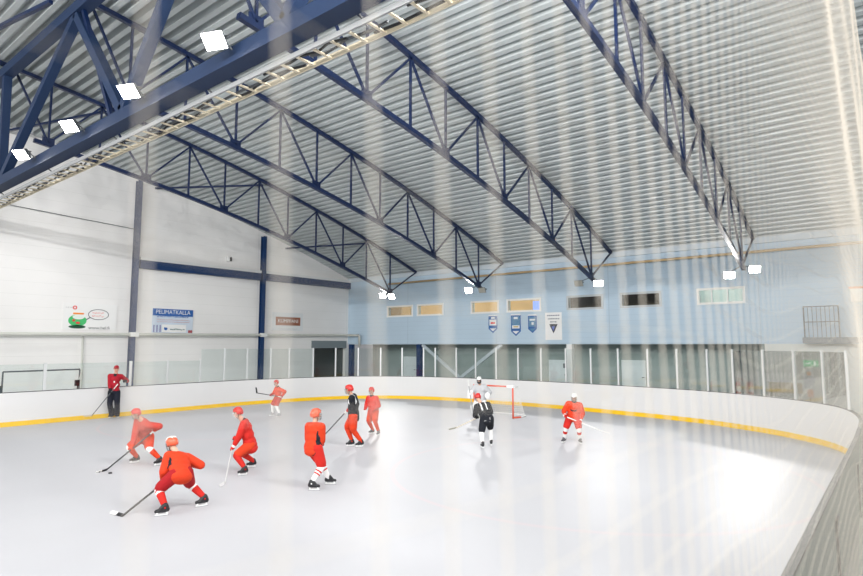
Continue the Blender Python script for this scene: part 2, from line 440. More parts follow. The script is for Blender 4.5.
# doors under the overhang
DOORM = mat('white door leaf', (0.66,0.70,0.72), 0.45)
for n, (x0,x1,y,h) in enumerate(((-29.9,-28.6,YB+2.92,1.98), (-17.6,-16.3,YB+2.92,1.92), (-12.9,-11.5,YB+2.92,1.98))):
    bm = bmesh.new(); box(bm,(x0,y-0.04,-0.04),(x1,y+0.03,h)); d = struct(obj('door_%d'%(n+1), bm, DOORM))
    bm = bmesh.new(); box(bm,(x1-0.22,y-0.09,0.98),(x1-0.08,y-0.05,1.02)); obj('door_handle', bm, GREYM, d)
    if n == 1:
        bm = bmesh.new(); box(bm,(x1-0.30,y-0.05,h-0.50),(x1-0.16,y-0.045,h-0.22)); obj('door_notice', bm, GREYM, d)

# ------------------------------------------------------------------ pipes and rails on the walls
bm = bmesh.new()
tube(bm, [(XL+0.42,2.0,3.30),(XL+0.42,14.8,3.42),(XL+0.42,23.1,3.50),(XL+0.42,30.2,3.58),(XL+0.55,30.5,3.58),(-31.6,30.7,3.56)], 0.085, 10)
tube(bm, [(-31.62,30.7,3.62),(-31.48,30.7,3.50),(-31.45,30.7,2.70)], 0.085, 10)
wp = tag(obj('wall_pipe', bm, PIPE, smooth=True), 'long pale grey pipe running along the white wall and dropping at the corner', 'pipe')
for y in (14.8, 23.1):
    bm = bmesh.new(); z = 3.42 if y < 20 else 3.50
    box(bm, (XL+0.32,y-0.22,z-0.12),(XL+0.52,y+0.22,z+0.12)); obj('pipe_clamp', bm, WHITEP, wp)['label'] = 'white clamp over the blue column'
bm = bmesh.new(); tube(bm, [(XL+0.1,12.36,3.3),(XL+0.1,12.43,-0.04)], 0.05, 8)
tag(obj('vertical_conduit', bm, PIPE), 'thin pale vertical conduit on the white wall below the pipe, left of the coach', 'conduit')
bm = bmesh.new()
tube(bm, [(-28.6,30.75,7.21),(XR,30.75,7.22)], 0.065, 8)
er = tag(obj('eave_rail', bm, BEIGE, smooth=True), 'long beige rail running along the top of the blue wall', 'rail')
for i in range(14):
    x = -27.5+i*2.6
    bm = bmesh.new(); box(bm,(x-0.03,30.78,7.19),(x+0.03,31.0,7.24)); obj('rail_bracket', bm, BEIGE, er)
# cable seen in front of wall between column and gable
bm = bmesh.new(); tube(bm, [(XL+0.15,3,10.15),(XL+0.15,9,9.5),(XL+0.15,14.7,9.25)], 0.018, 6)
tag(obj('wall_cable', bm, GREYM), 'thin dark cable crossing the upper white wall left of the blue column', 'cable')
bm = bmesh.new(); box(bm,(XL+0.02,20.45,8.12),(XL+0.18,20.60,8.40)); sp = tag(obj('wall_sensor', bm, WHITEP), 'small black and white box high on the white wall above the blue beam', 'sensor')
bm = bmesh.new(); box(bm,(XL+0.06,20.61,8.14),(XL+0.22,20.72,8.38)); obj('sensor_face', bm, BLACK, sp)

# hand rail behind the boards on the left
hr = thing('hand_rail', 'thin grey tube railing behind the boards at the left edge', 'railing', (-27.0,8.8,-0.04))
for y in (-1.4, 1.3):
    bm = bmesh.new(); tube(bm, [(0,y,0),(0,y,1.86)], 0.03, 8); obj('rail_post', bm, GREYM, hr)
bm = bmesh.new(); tube(bm, [(0,-1.4,1.86),(0,1.3,1.88)], 0.03, 8); obj('top_rail', bm, GREYM, hr)
bb = thing('equipment_box', 'dark box behind the boards at the far left edge', 'box', (-26.6,7.2,-0.04))
bm = bmesh.new(); box(bm,(-0.3,-0.6,0),(0.3,0.0,1.30)); obj('box_body', bm, mat('dark grey blue box', (0.08,0.10,0.12), 0.6), bb)
bm = bmesh.new(); box(bm,(-0.33,-0.63,1.301),(0.33,0.03,1.36)); obj('box_lid', bm, GREYM, bb)
hs = thing('broom', 'dark headed broom leaning on the railing behind the boards, left of the coach', 'broom', (-26.6,9.9,-0.04))
bm = bmesh.new(); tube(bm, [(0,0,1.25),(-0.32,0.28,2.0)], 0.02, 6); obj('broom_handle', bm, PIPE, hs)
bm = bmesh.new(); tube(bm, [(0.1,-0.1,0.0),(0.0,0.0,1.25)], 0.02, 6); box(bm,(-0.06,-0.1,1.22),(0.06,0.04,1.46)); obj('broom_head', bm, BLACK, hs)

# ------------------------------------------------------------------ advertising signs on the white wall
XS = XL+0.02
WHT = mat('sign white', (0.86,0.86,0.86), 0.4)
def wpanel(name, y0, y1, z0, z1, m, parent=None, dx=0.0, th=0.03, x=XS):
    bm = bmesh.new(); box(bm,(x+dx,y0,z0),(x+dx+th,y1,z1)); return obj(name, bm, m, parent)
YD, ZD = (0,1,0), (0,0,1)
def ring(bm, cy, cz, ry, rz, w, x, n=32):
    A = []
    for i in range(n):
        a = 2*PI*i/n; A.append([bm.verts.new((xx, cy+(ry+o)*math.cos(a), cz+(rz+o)*math.sin(a))) for xx,o in ((x,0),(x,w),(x+0.006,w),(x+0.006,0))])
    for i in range(n):
        p,q = A[i],A[(i+1)%n]
        for j in range(4): bm.faces.new((p[j],p[(j+1)%4],q[(j+1)%4],q[j]))
def disc(bm, cy, cz, ry, rz, x, th=0.006, n=28, a0=0, a1=2*PI):
    full = abs(a1-a0-2*PI) < 1e-6; N = n if full else n+1
    A = [(cy+ry*math.cos(a0+(a1-a0)*i/n), cz+rz*math.sin(a0+(a1-a0)*i/n)) for i in range(N)]
    f = [bm.verts.new((x+th,a,b)) for a,b in A]; g = [bm.verts.new((x,a,b)) for a,b in A]
    bm.faces.new(f); bm.faces.new(g[::-1])
    for i in range(N): bm.faces.new((f[i],g[i],g[(i+1)%N],f[(i+1)%N]))
INK = mat('dark ink', (0.05,0.05,0.07), 0.5); REDI = mat('red ink', (0.75,0.06,0.05), 0.5)
GRN = mat('green ink', (0.06,0.50,0.16), 0.5); ORG = mat('orange ink', (0.95,0.30,0.03), 0.5)
def scribble(bm, y0, y1, z, h, x, w=0.03, seed=0):
    r = random.Random(seed); y = y0
    while y < y1:
        L = r.uniform(0.05,0.14); n = 5
        pts = [(x, y+L*i/(n-1), z+h*(r.random()-0.5)) for i in range(n)]
        tube(bm, pts, w/2, 4); y += L+0.04
sg = wpanel('wall_sign', 11.39, 14.0, 3.62, 5.0, WHT)
tag(sg, 'white advertising sign with a green shape and speech bubble, leftmost on the white wall', 'sign')
bm = bmesh.new(); disc(bm, 12.08, 4.10, 0.43, 0.30, XS+0.031); obj('green_shape', bm, GRN, sg)
bm = bmesh.new(); disc(bm, 12.12, 4.28, 0.28, 0.12, XS+0.038); obj('pale_patch', bm, mat('pale ink',(0.8,0.86,0.8),0.5), sg)
bm = bmesh.new(); box(bm,(XS+0.031,11.86,4.42),(XS+0.045,12.36,4.50)); obj('orange_band', bm, ORG, sg)
bm = bmesh.new(); disc(bm, 11.90,4.10,0.07,0.06,XS+0.045); disc(bm, 12.10,3.98,0.10,0.06,XS+0.045); obj('red_patch', bm, REDI, sg)
bm = bmesh.new(); disc(bm, 12.08, 3.78, 0.40, 0.09, XS+0.031); obj('dark_base', bm, mat('dark green ink',(0.01,0.08,0.04),0.5), sg)
bm = bmesh.new(); ring(bm, 13.08, 4.44, 0.48, 0.25, 0.03, XS+0.031); tube(bm,[(XS+0.034,12.68,4.28),(XS+0.034,12.5,4.16)],0.025,5); obj('speech_bubble', bm, INK, sg)
bm = bmesh.new(); scribble(bm, 12.78,13.35,4.53,0.09,XS+0.036,0.02,1); scribble(bm, 12.78,13.35,4.36,0.09,XS+0.036,0.02,2); obj('bubble_writing', bm, REDI, sg)
bm = bmesh.new(); ring(bm, 11.93, 4.76, 0.05, 0.05, 0.05, XS+0.031, 20); obj('red_logo', bm, REDI, sg)
bm = bmesh.new(); scribble(bm, 11.5,11.75,4.76,0.05,XS+0.034,0.02,3); obj('logo_writing', bm, mat('grey ink',(0.5,0.5,0.52),0.5), sg)
text_obj('web_address', 'www.hel.fi', 0.22, INK, sg, (XS+0.033,13.14,3.74), YD, ZD, width=1.04)

SKYI = mat('poster pale blue', (0.62,0.70,0.82), 0.45, noise=0.25, nscale=1.5); DBL = mat('poster blue', (0.02,0.12,0.42), 0.45)
sg = wpanel('wall_poster', 15.93, 18.36, 3.55, 4.92, SKYI)
tag(sg, 'blue and white poster headed PELIMATKALLA right of the first blue column', 'poster')
wpanel('blue_header', 15.94, 18.35, 4.52, 4.915, DBL, sg, 0.031, 0.004)
text_obj('headline', 'PELIMATKALLA', 0.34, WHT, sg, (XS+0.038,17.14,4.73), YD, ZD, width=2.05)
bm = bmesh.new(); scribble(bm, 16.2,18.1,4.49,0.12,XS+0.038,0.035,4); obj('second_line', bm, DBL, sg)
bm = bmesh.new(); scribble(bm, 16.2,18.1,4.29,0.06,XS+0.034,0.022,5); scribble(bm,16.2,18.05,4.17,0.06,XS+0.034,0.022,6); obj('small_print', bm, mat('pinkish ink',(0.62,0.28,0.27),0.5), sg)
wpanel('white_box', 16.5, 17.95, 3.58, 4.02, WHT, sg, 0.031, 0.004)
bm = bmesh.new(); scribble(bm, 17.0,17.75,3.76,0.09,XS+0.038,0.04,7); obj('sponsor_name', bm, mat('dark teal ink',(0.03,0.14,0.16),0.5), sg)
bm = bmesh.new(); disc(bm, 16.72,3.80,0.10,0.11,XS+0.036,a0=PI*0.8,a1=PI*2.1); obj('sponsor_mark', bm, DBL, sg)
for y in (16.0,16.18,16.36): wpanel('blue_stripe', y, y+0.07, 3.58, 3.98, mat('mauve stripe',(0.22,0.22,0.42),0.5), sg, 0.031, 0.004)
wpanel('corner_mark', 18.08, 18.34, 3.56, 3.72, mat('red brown ink',(0.40,0.08,0.09),0.5), sg, 0.031, 0.004)

sg = wpanel('wall_sign', 24.0, 26.6, 3.83, 5.06, mat('pale sign board', (0.78,0.80,0.82), 0.45))
tag(sg, 'white sign with a brown name panel right of the second blue column', 'sign')
wpanel('brown_panel', 24.29, 26.36, 4.19, 4.76, mat('brown panel', (0.30,0.10,0.05), 0.45, noise=0.35, nscale=1.2), sg, 0.031, 0.006)
text_obj('sign_name', 'KUMPPANI', 0.34, WHT, sg, (XS+0.040,25.32,4.48), YD, ZD, width=1.68)
bm = bmesh.new(); scribble(bm, 24.55,26.05,3.95,0.05,XS+0.034,0.025,8); obj('small_line', bm, mat('grey ink',(0.5,0.5,0.52),0.5), sg)

# ------------------------------------------------------------------ pennants and poster on the blue wall
def prism(bm, pts, y0, y1):
    A = [bm.verts.new((x,y0,z)) for x,z in pts]; B = [bm.verts.new((x,y1,z)) for x,z in pts]
    bm.faces.new(A); bm.faces.new(B[::-1])
    for i in range(len(pts)): j=(i+1)%len(pts); bm.faces.new((A[i],B[i],B[j],A[j]))
YS = YB-0.001
PBL = mat('pennant blue', (0.03,0.13,0.38), 0.6); PWH = mat('pennant white', (0.78,0.80,0.82), 0.6); PST = mat('pennant steel blue', (0.10,0.25,0.42), 0.6)
def pennant(x0, x1, z0, z1, label, kind):
    w = x1-x0; zt = z0+w*0.42
    bm = bmesh.new(); prism(bm, [(x0,z1),(x1,z1),(x1,zt),((x0+x1)/2,z0),(x0,zt)], YS-0.01, YS)
    p = tag(obj('pennant', bm, PBL), label, 'pennant', 'pennants on the blue wall')
    h = z1-z0
    def patch(n, a, b, c, d, m, e=0.004):
        bm = bmesh.new(); prism(bm, [(x0+w*a,z0+h*d),(x0+w*b,z0+h*d),(x0+w*b,z0+h*c),(x0+w*a,z0+h*c)], YS-0.012-e, YS-0.011); obj(n, bm, m, p)
    patch('top_band', 0, 1, 0.93, 1.0, PWH)
    bm = bmesh.new(); prism(bm, [(x0+w*0.15,zt+0.02),(x1-w*0.15,zt+0.02),((x0+x1)/2,z0+w*0.16)], YS-0.016, YS-0.011); obj('point_patch', bm, PWH if kind != 2 else PST, p)
    if kind == 0:
        patch('white_field', 0.1,0.9,0.42,0.74,PWH); patch('red_emblem',0.25,0.75,0.50,0.60,REDI,0.008); patch('white_mark',0.3,0.7,0.78,0.88,PWH)
    elif kind == 1:
        patch('steel_field', 0.1,0.9,0.42,0.88,PST); patch('white_field',0.12,0.88,0.34,0.48,PWH,0.006); patch('gold_emblem',0.25,0.75,0.39,0.44,mat('gold ink',(0.6,0.42,0.1),0.5),0.009); patch('white_mark',0.3,0.7,0.76,0.86,PWH,0.006)
    else:
        patch('steel_field', 0.12,0.88,0.34,0.86,PST); patch('white_mark',0.2,0.8,0.66,0.76,PWH,0.006); patch('white_emblem',0.4,0.65,0.44,0.58,PWH,0.006)
    return p
pennant(-20.23,-19.58,3.59,4.73,'blue pennant with a red emblem on white, leftmost of the three pennants',0)
pennant(-18.6,-17.92,3.39,4.74,'largest blue pennant with a gold emblem, middle of the three pennants',1)
pennant(-17.42,-16.83,3.56,4.67,'blue pennant next to the white poster, rightmost of the three pennants',2)
bm = bmesh.new(); box(bm,(-16.28,YS-0.01,3.14),(-15.22,YS,4.74)); sg = tag(obj('wall_poster', bm, WHT), 'white poster with an upside-down triangle emblem on the blue wall', 'poster')
bm = bmesh.new(); prism(bm, [(-16.02,4.06),(-15.48,4.06),(-15.75,3.52)], YS-0.016, YS-0.011); obj('triangle_emblem', bm, INK, sg)
bm = bmesh.new(); prism(bm, [(-15.86,3.93),(-15.66,3.93),(-15.76,3.66)], YS-0.022, YS-0.017); obj('emblem_centre', bm, mat('violet blue ink',(0.15,0.20,0.55),0.5), sg)
for i,(z,w) in enumerate(((4.56,0.40),(4.37,0.34),(4.19,0.20))):
    bm = bmesh.new(); r = random.Random(20+i); x = -15.75-w
    while x < -15.75+w:
        L = r.uniform(0.05,0.1); box(bm,(x,YS-0.016,z-0.035),(x+L,YS-0.011,z+0.035)); x += L+0.03
    obj('poster_writing', bm, mat('slate ink',(0.25,0.27,0.33),0.5), sg)

# ------------------------------------------------------------------ items near the right end of the far wall
for n,(x, lab) in enumerate(((-6.25,'red fire extinguisher behind the glass, left one of the pair'), (-5.72,'red fire extinguisher behind the glass, right one of the pair'))):
    f = thing('fire_extinguisher', lab, 'fire extinguisher', (x,31.3,-0.04), 0, 'fire extinguishers behind the glass')
    bm = bmesh.new(); tube(bm, [(0,0,0.52),(0,0,0.56),(0,0,1.05),(0,0,1.12),(0,0,1.16)], [0.09,0.11,0.11,0.08,0.04], 16); obj('cylinder_body', bm, mat('extinguisher red',(0.55,0.03,0.03),0.35), f, True)
    bm = bmesh.new(); tube(bm, [(0,0,0.68),(0,0,0.93)], 0.1135, 16); obj('white_label', bm, WHT, f)
    bm = bmesh.new(); tube(bm, [(0,0,1.16),(0,0,1.24)], 0.03, 8); bar(bm,(0.0,0,1.25),(0.14,0,1.30),0.03); bar(bm,(0,0,1.22),(0.12,0,1.20),0.02); obj('valve_handle', bm, BLACK, f)
    bm = bmesh.new(); tube(bm, [(0.02,-0.05,1.2),(-0.14,-0.09,1.1),(-0.14,-0.1,0.7),(-0.10,-0.1,0.62)], 0.015, 6); obj('hose', bm, BLACK, f)
    bm = bmesh.new(); box(bm,(-0.13,-0.12,-0.0),(0.13,0.12,0.50)); obj('stand', bm, GREYM, f)
bm = bmesh.new(); box(bm,(-3.5,30.86,1.90),(-2.95,30.98,2.17)); ex = tag(obj('exit_sign', bm, emit('exit green',(0.03,0.55,0.22),0.9)), 'green lit emergency exit sign on the pale lower wall', 'sign')
bm = bmesh.new(); box(bm,(-3.42,30.85,2.00),(-3.27,30.859,2.07)); box(bm,(-3.12,30.85,1.94),(-3.02,30.859,2.13)); tube(bm,[(-3.22,30.855,2.02),(-3.27,30.855,2.08),(-3.24,30.855,2.12)],0.018,5); obj('exit_pictogram', bm, emit('exit white',(0.9,1,0.92),1.0), ex)
nb = thing('notice_board', 'pale blue grey standing notice board with an orange foot below the exit sign', 'notice board', (-3.28,30.6,-0.04))
bm = bmesh.new(); box(bm,(-0.22,-0.03,1.0),(0.20,0.03,1.55)); obj('board_face', bm, mat('blue grey board',(0.40,0.47,0.53),0.5), nb)
bm = bmesh.new(); box(bm,(-0.10,-0.04,0.62),(0.12,0.04,0.95)); obj('orange_foot', bm, mat('orange plastic',(0.85,0.28,0.05),0.5), nb)
bm = bmesh.new(); bar(bm,(0,0,0),(0,0,1.0),0.05); box(bm,(-0.25,-0.2,0),(0.25,0.2,0.03)); obj('stand', bm, GREYM, nb)
bm = bmesh.new(); box(bm,(-0.08,-0.035,1.56),(0.06,0.035,1.72)); obj('orange_top', bm, mat('orange plastic',(0.85,0.28,0.05),0.5), nb)
wb = thing('bench', 'yellowish wooden bench behind the glass at right of the extinguishers', 'bench', (-4.2,30.4,-0.04))
WOOD = mat('yellow wood', (0.45,0.33,0.12), 0.6, noise=0.2)
bm = bmesh.new(); box(bm,(-0.65,0.12,0.75),(0.65,0.17,1.22)); obj('backrest', bm, WOOD, wb)
bm = bmesh.new(); box(bm,(-0.65,-0.25,0.46),(0.65,0.12,0.52)); obj('seat', bm, WOOD, wb)
for x in (-0.55,0.55):
    for y in (-0.2,0.14):
        bm = bmesh.new(); bar(bm,(x,y,0),(x,y,0.46 if y<0 else 0.75),0.05); obj('leg', bm, GREYM, wb)
sr = thing('balcony', 'grey railed balcony on the blue wall near the right edge', 'balcony', (-2.65,30.6,2.9))
bm = bmesh.new(); box(bm,(-0.75,-0.35,0.02),(1.9,0.35,0.28)); obj('floor_slab', bm, mat('slate slab',(0.16,0.19,0.22),0.6), sr)
for z in (1.62, 0.95):
    bm = bmesh.new(); bar(bm,(-0.68,-0.3,z),(0.62,-0.3,z),0.04); obj('hand_rail', bm, GREYM, sr)
for i in range(9):
    x = -0.66+i*0.158; bm = bmesh.new(); bar(bm,(x,-0.3,0.28),(x,-0.3,1.60),0.02 if 0<i<8 else 0.05); obj('baluster', bm, GREYM, sr)
hb = thing('wall_cabinet', 'white cabinet with orange edges on the blue wall at the right edge', 'cabinet', (-1.15,30.98,4.7))
bm = bmesh.new(); box(bm,(-0.45,-0.25,0),(0.5,0.0,0.55)); obj('cabinet_body', bm, WHT, hb)
bm = bmesh.new(); box(bm,(-0.5,-0.27,0.56),(0.55,0.0,0.64)); obj('orange_top', bm, mat('orange plastic',(0.85,0.28,0.05),0.5), hb)

# ------------------------------------------------------------------ roof trusses
BN = [8.1,12.0,15.9,19.8,23.9,28.1]; TN = [10.0,14.0,17.9,21.8,25.9]
TL = ['bow truss nearest the white gable wall, its lower chord along the wall top',
      'bow truss second from the white gable wall',
      'bow truss third from the white gable wall, crossing the middle of the ceiling',
      'bow truss at right of the picture, farthest from the white gable wall']
for X, lab in zip(TRUSS_X, TL):
    t = thing('roof_truss', 'blue steel '+lab, 'truss', (X,18.0,zbot(18.0)), 0, 'blue bow trusses under the roof')
    o = V((X,18.0,zbot(18.0)))
    def P(y, z): return V((0,y,z))-V((0,o.y,o.z))
    bm = bmesh.new(); polybar(bm, [P(y, ztop(y)) for y in [-5.0+i*35.72/40 for i in range(41)]], 0.15, 0.15, up=V((1,0,0))); obj('top_chord', bm, BLUE, t)
    bm = bmesh.new(); polybar(bm, [P(y, zbot(y)) for y in [7.6+i*(28.3-7.6)/20 for i in range(21)]], 0.155, 0.155, up=V((1,0,0))); obj('bottom_chord', bm, BLUE, t)
    webs = []
    for i, y in enumerate(BN):
        webs.append((y, zbot(y), y, ztop(y)))
        for q in TN:
            if abs(q-y) < 2.5: webs.append((y, zbot(y), q, ztop(q)))
    webs.append((8.1, zbot(8.1), 6.85, ztop(6.85)))
    for q in TN: webs.append((q, zbot(q), q, ztop(q)))
    webs.append((28.1, zbot(28.1), 30.65, ztop(30.65)))
    for a,b,c,d in webs:
        bm = bmesh.new(); bar(bm, P(a,b+0.08), P(c,d-0.08), 0.072, 0.072, up=V((1,0,0))); obj('web_member', bm, BLUE, t)
    for y in BN:
        bm = bmesh.new(); q = P(y, zbot(y)); box(bm,(-0.012,q.y-0.22,q.z+0.05),(0.012,q.y+0.22,q.z+0.30)); obj('gusset_plate', bm, BLUE, t)
# bracing between the gable and the first truss
for (y0,z0),(y1), lab in (((8.4,13.75),10.2,'blue diagonal brace between gable and first truss, above the main girder'),((15.78,12.45),18.2,'blue diagonal brace between gable and first truss, between the wall columns'),((25.0,10.0),26.0,'blue diagonal brace between gable and first truss, near the corner')):
    bm = bmesh.new(); z0 = ztop(y0)-0.2
    bar(bm, (XL+0.02,y0,z0), (TRUSS_X[0]-0.12,y1,ztop(y1)-0.16), 0.10); tag(obj('roof_brace', bm, BLUE), lab, 'brace', 'blue braces beside the gable')
bm = bmesh.new(); bar(bm, (-19.5,5.9,13.2),(-22.9,5.3,13.2),0.12); bar(bm,(-22.9,5.3,13.2),(-25.8,4.8,13.2),0.12)
tag(obj('roof_brace', bm, BLUE), 'dark brace in the upper left corner above the main girder', 'brace', 'blue braces beside the gable')

# ------------------------------------------------------------------ main girder along the hall
YG = 6.5
g = thing('main_girder', 'deep blue lattice girder crossing the upper left corner', 'girder', (-12.0,YG,8.7))
def G(x, z): return V((x+12.0,0,z-8.7))
bm = bmesh.new(); bar(bm, G(-32.9,8.74), G(6.4,8.74), 0.36, 0.30); obj('bottom_chord', bm, GBLUE, g)
bm = bmesh.new(); bar(bm, G(-32.9,13.02), G(6.4,13.02), 0.34, 0.34); obj('top_chord', bm, GBLUE, g)
for a,b in (((-25.2,8.9),(-19.0,12.86)),((-19.0,12.86),(-15.5,8.9)),((-15.5,8.9),(-12.1,12.86)),((-12.1,12.86),(-8.7,8.9)),((-8.7,8.9),(-5.2,12.86)),((-5.2,12.86),(-1.7,8.9)),((-25.6,12.86),(-25.4,8.9)),((-32.0,12.86),(-25.8,8.9))):
    bm = bmesh.new(); bar(bm, G(*a), G(*b), 0.26, 0.26, up=V((0,1,0))); obj('lattice_member', bm, GBLUE, g)
bm = bmesh.new(); bar(bm, G(-18.6,12.86), G(-16.2,8.9), 0.12, 0.12, up=V((0,1,0))); obj('thin_brace', bm, BLUE, g)
bm = bmesh.new(); bar(bm, G(-32.9,8.56), G(6.4,8.56), 0.40, 0.05); obj('bottom_plate', bm, GBLUE, g)

# cable tray hung beside the bottom chord
ct = thing('cable_tray', 'cream ladder cable tray full of cables hanging under the main girder', 'cable tray', (-12.0,6.95,8.36))
def TR(x, y, z): return V((x,y,z))
for y, nm in ((-0.24,'near'),(0.24,'far')):
    bm = bmesh.new(); box(bm,(-20.9,y-0.02,-0.05),(18.4,y+0.02,0.05)); obj('side_rail', bm, mat('grey tray steel',(0.34,0.35,0.36),0.5) if y < 0 else CREAM, ct)
rb = bmesh.new()
rr_ = random.Random(11); x = -20.7
while x < 18.2:
    bm = bmesh.new(); box(bm,(x-0.03,-0.22,-0.045),(x+0.03,0.22,-0.015)); obj('rung', bm, CREAM, ct); x += 0.48
for y, m in ((-0.11,BLACK),(0.02,GREYM),(0.13,BLACK)):
    r = random.Random(int(y*100)+40); x = -20.8
    while x < 15:
        L = r.uniform(0.8,3.2); pts = [(x+L*q/6, y+r.uniform(-0.07,0.07), 0.0+r.uniform(-0.01,0.01)) for q in range(7)]
        bm = bmesh.new(); tube(bm, pts, 0.028, 6); obj('cable', bm, m, ct); x += L+r.uniform(0.3,2.2)
for i in range(8):
    x = -19+i*4.8; bm = bmesh.new(); bar(bm,(x,-0.3,0.25),(x,0.0,0.06),0.03); obj('hanger', bm, GREYM, ct)

# ------------------------------------------------------------------ floodlights
def floodlight(loc, aim, label, lit=True, size=0.46, group='floodlights under the roof', arm=None):
    t = thing('floodlight', label, 'floodlight', loc, 0, group)
    d = (V(aim)-V(loc)).normalized(); s,u = frame_axes(d)
    bm = bmesh.new(); w, h = size*0.5, size*0.36
    def R(k, z): return [bm.verts.new(s*(a*w*k)+u*(b*h*k)+d*z) for a,b in ((-1,-1),(1,-1),(1,1),(-1,1))]
    r0, r1, r2 = R(0.55,-0.16), R(1.0,0.0), R(1.06,0.05)
    for A,B in ((r0,r1),(r1,r2)):
        for i in range(4): bm.faces.new((A[i],A[(i+1)%4],B[(i+1)%4],B[i]))
    bm.faces.new(r0[::-1]); bm.faces.new(r2)
    obj('lamp_housing', bm, GREYM, t)
    bm = bmesh.new(); f = [bm.verts.new(s*(a*w)+u*(b*h)+d*0.056) for a,b in ((-1,-1),(1,-1),(1,1),(-1,1))]; bm.faces.new(f)
    bmesh.ops.solidify(bm, geom=bm.faces[:], thickness=0.006)
    obj('lamp_lens', bm, LAMP if lit else mat('unlit lens',(0.55,0.55,0.5),0.2), t)['label'] = 'glowing lens' if lit else 'unlit lens'
    bm = bmesh.new(); end = V(arm) - V(loc) if arm else V((0,0,0.4))
    tube(bm, [s*w*1.1, s*w*1.1-d*0.12, -d*0.22, end], 0.02, 6); tube(bm, [-s*w*1.1, -s*w*1.1-d*0.12, -d*0.22], 0.02, 6)
    obj('bracket', bm, GREYM, t)
    if lit:
        L = bpy.data.lights.new('flood_or_fill_beam','AREA'); L.shape = 'RECTANGLE'; L.size = size; L.size_y = size*0.7; L.energy = FLOOD*(GIRD if loc[1] < 10 else 3.6); L.color = (1.0,0.985,0.96); L.spread = math.radians(165 if loc[1] < 10 else 112)
        o = bpy.data.objects.new('flood_or_fill_beam', L); COL.objects.link(o); o.location = V(loc)+d*0.10; o.rotation_euler = d.to_track_quat('-Z','Y').to_euler()
    return t
FLOOD = 65.0
GIRD = 0.15
for x, lab in ((-10.25,'largest glowing floodlight on the main girder, nearest the camera'),(-13.95,'glowing floodlight second from the right on the main girder'),(-17.5,'glowing floodlight third from the right on the main girder'),(-21.35,'leftmost floodlight on the main girder, beside the gable wall')):
    floodlight((x,5.95,8.86), (x+3.0,-1.0,1.0), lab, arm=(x,6.35,8.8))
for x, lab in ((-7.1,0),(-3.4,0),(0.3,0)):
    pass
EL = [((-26.45,27.9,6.10),'twin floodlight left of the pair at the corner truss end',True),((-25.65,27.9,6.00),'twin floodlight right of the pair at the corner truss end',True),
      ((-19.70,28.1,6.07),'glowing pinkish floodlight at the end of the second truss',True),((-18.75,28.1,6.02),'dark unlit floodlight just right of the glowing one at the second truss end',False),
      ((-12.80,28.1,6.02),'dark unlit oval floodlight left of the glowing one at the third truss end',False),((-11.75,28.1,5.95),'glowing floodlight at the end of the third truss',True),
      ((-5.75,28.1,5.92),'glowing floodlight left of the pair at the right truss end',True),((-4.75,28.1,6.10),'glowing floodlight right of the pair at the right truss end',True)]
for loc, lab, lit in EL:
    xt = min(TRUSS_X, key=lambda q: abs(q-loc[0]))
    floodlight(loc, (loc[0]+(4.0 if lit else 1.0), 16.0, 0.0), lab, lit, 0.42, arm=(xt+(0.11 if loc[0] > xt else -0.11),28.1,6.25))
# ------------------------------------------------------------------ goal and puck
gl = thing('hockey_goal', 'red framed ice hockey goal with white netting at the far end', 'goal', (-12.92,20.07,0))
W2, GH = 0.915, 1.22
for sx in (-1,1):
    bm = bmesh.new(); tube(bm, [(sx*W2,0,0),(sx*W2,0,GH)], 0.032, 12); obj('post', bm, RED, gl, True)
bm = bmesh.new(); tube(bm, [(-W2-0.03,0,GH),(W2+0.03,0,GH)], 0.032, 12); obj('crossbar', bm, RED, gl, True)
bm = bmesh.new(); base = [(-W2,0,0.03),(-W2-0.14,0.35,0.03),(-W2-0.06,0.85,0.03),(-0.55,1.10,0.03),(0,1.14,0.03),(0.55,1.10,0.03),(W2+0.06,0.85,0.03),(W2+0.14,0.35,0.03),(W2,0,0.03)]
tube(bm, base[:2], 0.035, 10); tube(bm, base[-2:], 0.035, 10); obj('base_frame', bm, RED, gl, True)
bm = bmesh.new(); tube(bm, base[1:-1], 0.03, 10); obj('base_padding', bm, WHITEP, gl, True)
bm = bmesh.new(); topf = [(-W2,0,GH),(-W2+0.05,0.45,GH-0.02),(0,0.55,GH-0.03),(W2-0.05,0.45,GH-0.02),(W2,0,GH)]
tube(bm, topf, 0.022, 8); obj('top_frame', bm, WHITEP, gl, True)
bm = bmesh.new(); box(bm,(W2-0.26,-0.05,GH-0.045),(W2+0.05,0.10,GH+0.055)); obj('corner_pad', bm, WHT, gl)
NETW = mat('white goal netting', (0.80,0.80,0.78), 0.7)
bm = bmesh.new()
def interp(pts, t):
    L = [0]
    for a,b in zip(pts, pts[1:]): L.append(L[-1]+(V(b)-V(a)).length)
    s = t*L[-1]
    for i in range(len(L)-1):
        if L[i+1] >= s-1e-9: return V(pts[i]).lerp(V(pts[i+1]), (s-L[i])/max(1e-9,L[i+1]-L[i]))
    return V(pts[-1])
NU, NV = 40, 14
grid = [[interp(topf, u/NU).lerp(interp(base, u/NU), v/NV)+V((0,0.05*math.sin(PI*v/NV),0)) for v in range(NV+1)] for u in range(NU+1)]
for u in range(NU+1): tube(bm, grid[u], 0.004, 3)
for v in range(1, NV): tube(bm, [grid[u][v] for u in range(NU+1)], 0.004, 3)
for u in range(1, 18):
    a = V((-W2+2*W2*u/18,0,GH)); tube(bm, [a, a+V((0,0.44,-0.02))], 0.004, 3)
for u in range(1, 5): tube(bm, [V((-W2+0.05,0.1*u,GH-0.01)),V((W2-0.05,0.1*u,GH-0.01))], 0.004, 3)
obj('netting', bm, NETW, gl)
bm = bmesh.new(); tube(bm, [(0,0,0.001),(0,0,0.026)], 0.038, 20)
pk = tag(obj('puck', bm, BLACK), 'black puck lying on the ice near the bent player\'s stick blade', 'puck'); pk.location = (-13.95,5.96,0)

